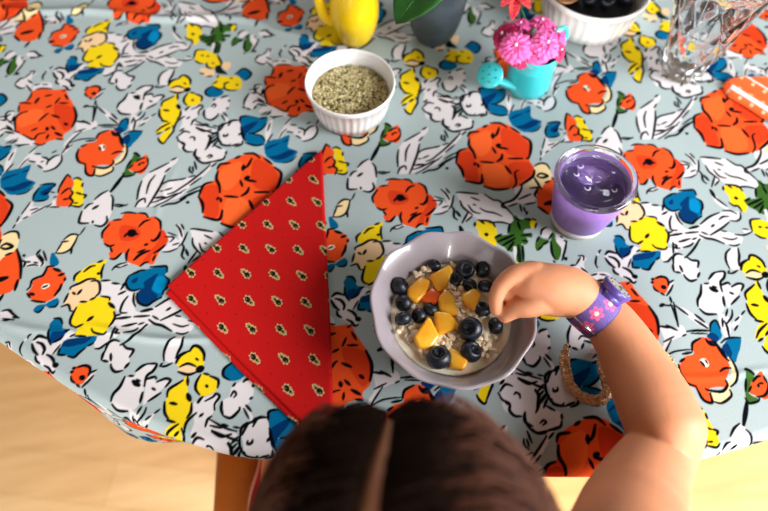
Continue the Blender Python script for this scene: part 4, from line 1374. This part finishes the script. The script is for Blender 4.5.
# left arm resting in the lap, legs under the table
b.chain([(shl, .044), (Vector((tx-.155, ty+.0, .69)), .037), (Vector((tx-.150, ty+.03, .60)), .033), (Vector((tx-.07, ty+.11, .575)), .026), (Vector((tx-.03, ty+.14, .572)), .022)])
for k in range(4): b.chain([(Vector((tx-.03, ty+.14+.010*(k-1.5), .574)), .010), (Vector((tx+.002, ty+.150+.013*(k-1.5), .572)), .0078), (Vector((tx+.020, ty+.148+.013*(k-1.5), .562)), .0065)])
b.chain([(Vector((tx-.04, ty+.115, .58)), .010), (Vector((tx-.018, ty+.105, .580)), .008), (Vector((tx-.004, ty+.108, .574)), .0065)])
for x in (-.055, .055):
    b.chain([(Vector((tx+x, ty-.02, .545)), .062), (Vector((tx+x*1.2, ty+.12, .540)), .056), (Vector((tx+x*1.3, ty+.23, .535)), .045), (Vector((tx+x*1.3, ty+.25, .44)), .040), (Vector((tx+x*1.3, ty+.24, .30)), .030)])
    b.chain([(Vector((tx+x*1.3, ty+.24, .30)), .030), (Vector((tx+x*1.3, ty+.255, .285)), .028), (Vector((tx+x*1.3, ty+.33, .268)), .020)])
child = remesh(b, 'child', skin, .0015, 5)
tag(child, 'dark haired child leaning over the bowl, picking a berry with the right hand', 'person')
# face
for s_ in (-1, 1):
    g = G(); g.ball(hd_(s_*.030, .0755, -.030), (.012, .009, .010), 16, 10, tilt); e = g.build('eye', mat('eye_white', (.92, .90, .88), .2), child)
    g = G(); g.ball(hd_(s_*.030, .0815, -.032), (.0055, .0035, .0055), 14, 8, tilt); g.build('iris', mat('brown_iris', (.15, .08, .04), .2), e)
    g = G(); g.tube(spl([hd_(s_*.018, .086, -.012), hd_(s_*.030, .087, -.007), hd_(s_*.044, .079, -.011)], n=4), .002, 8); g.build('eyebrow', mat('brow', (.10, .06, .03), .8), child)
g = G(); g.tube(spl([hd_(-.018, .092, -.076), hd_(0, .0975, -.077), hd_(.018, .092, -.076)], n=4), .0022, 8); g.build('lips', mat('lips', (.75, .38, .34), .4), child)
# fingernails
nail = mat('nail', (.95, .76, .68), .25)
for (x, y, h, r_) in ((502.5, 319, .0560, .0026), (494.0, 306, .0640, .0028)):
    g = G(); g.ball(P(x, y, h), (r_, r_*.8, r_*.35), 12, 8, Matrix.Rotation(-.9, 3, 'Y') @ Matrix.Rotation(.4, 3, 'X')); g.build('fingernail', nail, child)
# dark shirt
s2 = Caps()
for x in (-.035, .035): s2.chain([(Vector((tx+x*.6, ty, .792)), .060), (Vector((tx+x, ty-.01, .70)), .073), (Vector((tx+x, ty-.02, .62)), .070), (Vector((tx+x, ty-.03, .555)), .076)])
s2.cap(Vector((tx-.06, ty-.003, .798)), Vector((tx+.06, ty-.003, .798)), .048, .048); s2.cap(sh, Vector((tx, ty, .80)), .051, .048); s2.cap(shl, Vector((tx, ty, .80)), .051, .048)
s2.chain([(shl, .050), (Vector((tx-.140, ty, .735)), .046)])
s2.chain([(sh, .051), (sh.lerp(m1, .25)+Vector((.006, 0, 0)), .052)])
remesh(s2, 'shirt', mat('dark_jersey', (.07, .06, .07), .85, bump=.3, bscale=500), .004, 4, child)
s3 = Caps()
for x in (-.055, .055): s3.chain([(Vector((tx+x, ty-.02, .548)), .069), (Vector((tx+x*1.2, ty+.10, .542)), .063)])
remesh(s3, 'shorts', mat('red_shorts', (.60, .09, .08), .8), .005, 4, child)
# hair: long dark strands falling from a parting
hairm = mat('dark_brown_hair', (.11, .06, .038), .8, spec=.06, var=.4, vscale=60, stretch=(1, 1, .2))
g = G(); hr = random.Random(11); wide = lambda yl: .05*max(0, .75-yl)
HR = Vector((.0765, .095, .089)); Hc2 = HC+Vector((0, -.014, .010))
def on_head(yl, phi, off):
    """yl: -1 back .. 1 front; phi: angle from the top"""
    c = math.sqrt(max(.02, 1-yl*yl)); k = 1+off/.09
    x = HR.x*c*math.sin(phi)*k; z_ = HR.z*c*math.cos(phi)*k; y = HR.y*yl*k
    return Hc2+tilt @ Vector((x, y, z_))
part = lambda yl: -.20+.42*yl     # the parting wanders a little to the left
def strand(yl0, side, off, gap, n=16, rad=.0006, hang=1.0):
    v = []; ph0 = part(yl0)+side*(gap+wide(yl0)); end = math.radians(hr.uniform(92, 112)); back = hr.uniform(.15, .45)
    pts = []
    for i in range(n):
        t = i/(n-1); ph = ph0+(side*end-ph0)*t; yl = yl0*(1-.25*t)-back*t*t; yl = max(-.97, min(.97, yl)); pts.append(on_head(yl, ph, off*(min(1, t*5))+.002))
    lp = pts[-1]; dr = hr.uniform(.04, .11)*hang
    for i in range(1, 6): pts.append(lp+Vector((side*.006*i/5+hr.uniform(-.001, .001), -.004*i/5, -dr*i/5)))
    N = len(pts); g.tube(pts, [rad*(1 if i < N-4 else .6) for i in range(N)], 4)
for i in range(5200):
    side = 1 if i % 2 else -1; yl0 = hr.uniform(-.96, .95); strand(yl0, side, abs(hr.gauss(0, .0035)), hr.uniform(.018, .11) if i % 5 else hr.uniform(.1, .9))
loose_from = g; g = G()
for i in range(900):
    side = 1 if i % 2 else -1; strand(hr.uniform(-.9, .9), side, hr.uniform(.006, .018), hr.uniform(.25, 1.1), rad=.00035)
loose = g; g = loose_from
# under layer of hair close to the scalp, open along the parting
nv, nu_ = 30, 40
for side in (-1, 1):
    v = []; f = []
    for i in range(nv+1):
        yl = -.97+1.93*i/nv
        for j in range(nu_+1):
            t = j/nu_; ph0 = part(yl)+side*(.045+wide(yl)); v.append(on_head(yl-.35*t*t*(1 if yl > -.5 else .3), ph0+(side*math.radians(108)-ph0)*t, .0025*min(1, t*6)))
    for i in range(nv):
        for j in range(nu_): b_ = i*(nu_+1)+j; f.append((b_, b_+1, b_+nu_+2, b_+nu_+1))
    g.add(v, f)
ho = g.build('hair', hairm, child, fix=False)
tag(loose.build('loose_hair', mat('backlit_hair', (.36, .19, .11), .6, spec=.3), child, fix=False), 'loose strands around the head, coloured a paler brown as if backlit')  # paler brown puts the light shining through the hair edges into the colour

# ------------------------------------------------------------------ wristwatch
wa = P(594, 310, .055); wax = (P(611, 324, .050)-P(584, 300, .060)).normalized()
cdir = P(618, 290, .060)-P(597, 309, .055); cdir = (cdir-wax*cdir.dot(wax)).normalized(); cdir = (cdir+Vector((0, 0, .80))); cdir = (cdir-wax*cdir.dot(wax)).normalized(); sdir = wax.cross(cdir).normalized()
if sdir.z < 0: sdir = -sdir
wt = thing('wristwatch', "child's purple watch with a pink flowered strap on the right wrist", 'watch', wa)
WR = .0224; HW = .0122
violet = mat('violet_plastic', (.33, .26, .57), .35, coat=.3)
def band(a): return cdir*math.cos(a)*WR*1.02+sdir*math.sin(a)*WR
def band_mat(): return mat('flower_strap', (.50, .36, .72), .6, attr='print', bump=.4, bscale=500)
NA, NWd = 420, 60; A_ = np.linspace(0, 2*np.pi, NA); U_ = np.linspace(-1, 1, NWd); AA, UU = np.meshgrid(A_, U_); AA = AA.ravel(); UU = UU.ravel()
cd, sd_, wx = np.array(cdir), np.array(sdir), np.array(wax)
RB = WR*(1-.03*UU**2)
BV = np.outer(np.cos(AA)*RB*1.02, cd)+np.outer(np.sin(AA)*RB, sd_)+np.outer(UU*HW*(1+.12*np.abs(np.cos(AA/2))**6), wx)
bcx = np.tile(np.array(lin((.43, .33, .62))), (len(AA), 1)); S_ = AA*WR; W2 = UU*HW
r_ = random.Random(4)
for k in range(240):
    a = r_.uniform(0, 6.28)*WR; w_ = r_.uniform(-HW, HW); bcx[np.hypot(S_-a, W2-w_) < .0006] = lin((.30, .25, .62))
for k, sc_ in enumerate(np.arange(.016, 2*math.pi*WR, .0148)):
    off = .0018*(-1)**k; dS, dW = S_-sc_, W2-off; rr2 = np.hypot(dS, dW); an = np.arctan2(dW, dS)
    bcx[rr2 < .0066*(.42+.58*np.abs(np.cos(an*3+.3))**.6)] = lin((.95, .36, .60)); bcx[(rr2 < .0040) & (np.abs(np.cos(an*3+.3)) > .93) & (rr2 > .002)] = lin((.82, .22, .48)); bcx[rr2 < .0020] = lin((.78, .90, .72))
edge_ = (np.abs(UU) > .93); bcx[edge_] = lin((.25, .18, .42))
st = grid_mesh('strap', BV, NA, NWd, None, band_mat(), bcx, wt); sm = st.modifiers.new('thick', 'SOLIDIFY'); sm.thickness = .0016; sm.offset = 0
cq = Matrix((sdir, wax, cdir)).transposed()
def put(g): g.v = [tuple(cq @ Vector(v)) for v in g.v]; return g
g = G(); put(g.lathe([(.001, WR-.002), (.0110, WR-.003), (.0125, WR-.001), (.0138, WR+.003), (.0150, WR+.0065), (.0146, WR+.0085), (.0130, WR+.0090), (.0125, WR+.0080), (.001, WR+.0085)], 56)); case = g.build('case', violet, wt)
g = G(); put(g.lathe([(.0127, WR+.0088), (.001, WR+.0090)], 40)); g.build('dial', mat('dial_grey', (.68, .66, .62), .35, metal=.3, var=.1, vscale=200), case)
g = G()
for k in range(12): a = math.pi*k/6; g.ball((.0105*math.cos(a), .0105*math.sin(a), WR+.0096), .0006, 6, 4)
g.tube([(0, 0, WR+.0099), (.006, .002, WR+.0099)], .0004, 6); g.tube([(0, 0, WR+.0100), (-.003, .008, WR+.0100)], .0003, 6); put(g).build('hands', mat('watch_marks', (.12, .12, .14), .4), case)
for s_ in (-1, 1):
    g = G(); a0 = s_*.50; c = cdir*math.cos(a0)*(WR+.0015)+sdir*math.sin(a0)*(WR+.0015); g.tube([c-wax*.0085, c+wax*.0085], .0032, 10); g.build('lug', violet, wt)
ka = 2.05
g = G(); c = [cdir*math.cos(ka)*(WR+.0015)*1.02+sdir*math.sin(ka)*(WR+.0015)+wax*w_ for w_ in (-.0130, 0, .0130)]; g.tube(c, .0009, 8); g.build('buckle_bar', mat('chrome', (.85, .85, .85), .15, metal=1), wt)
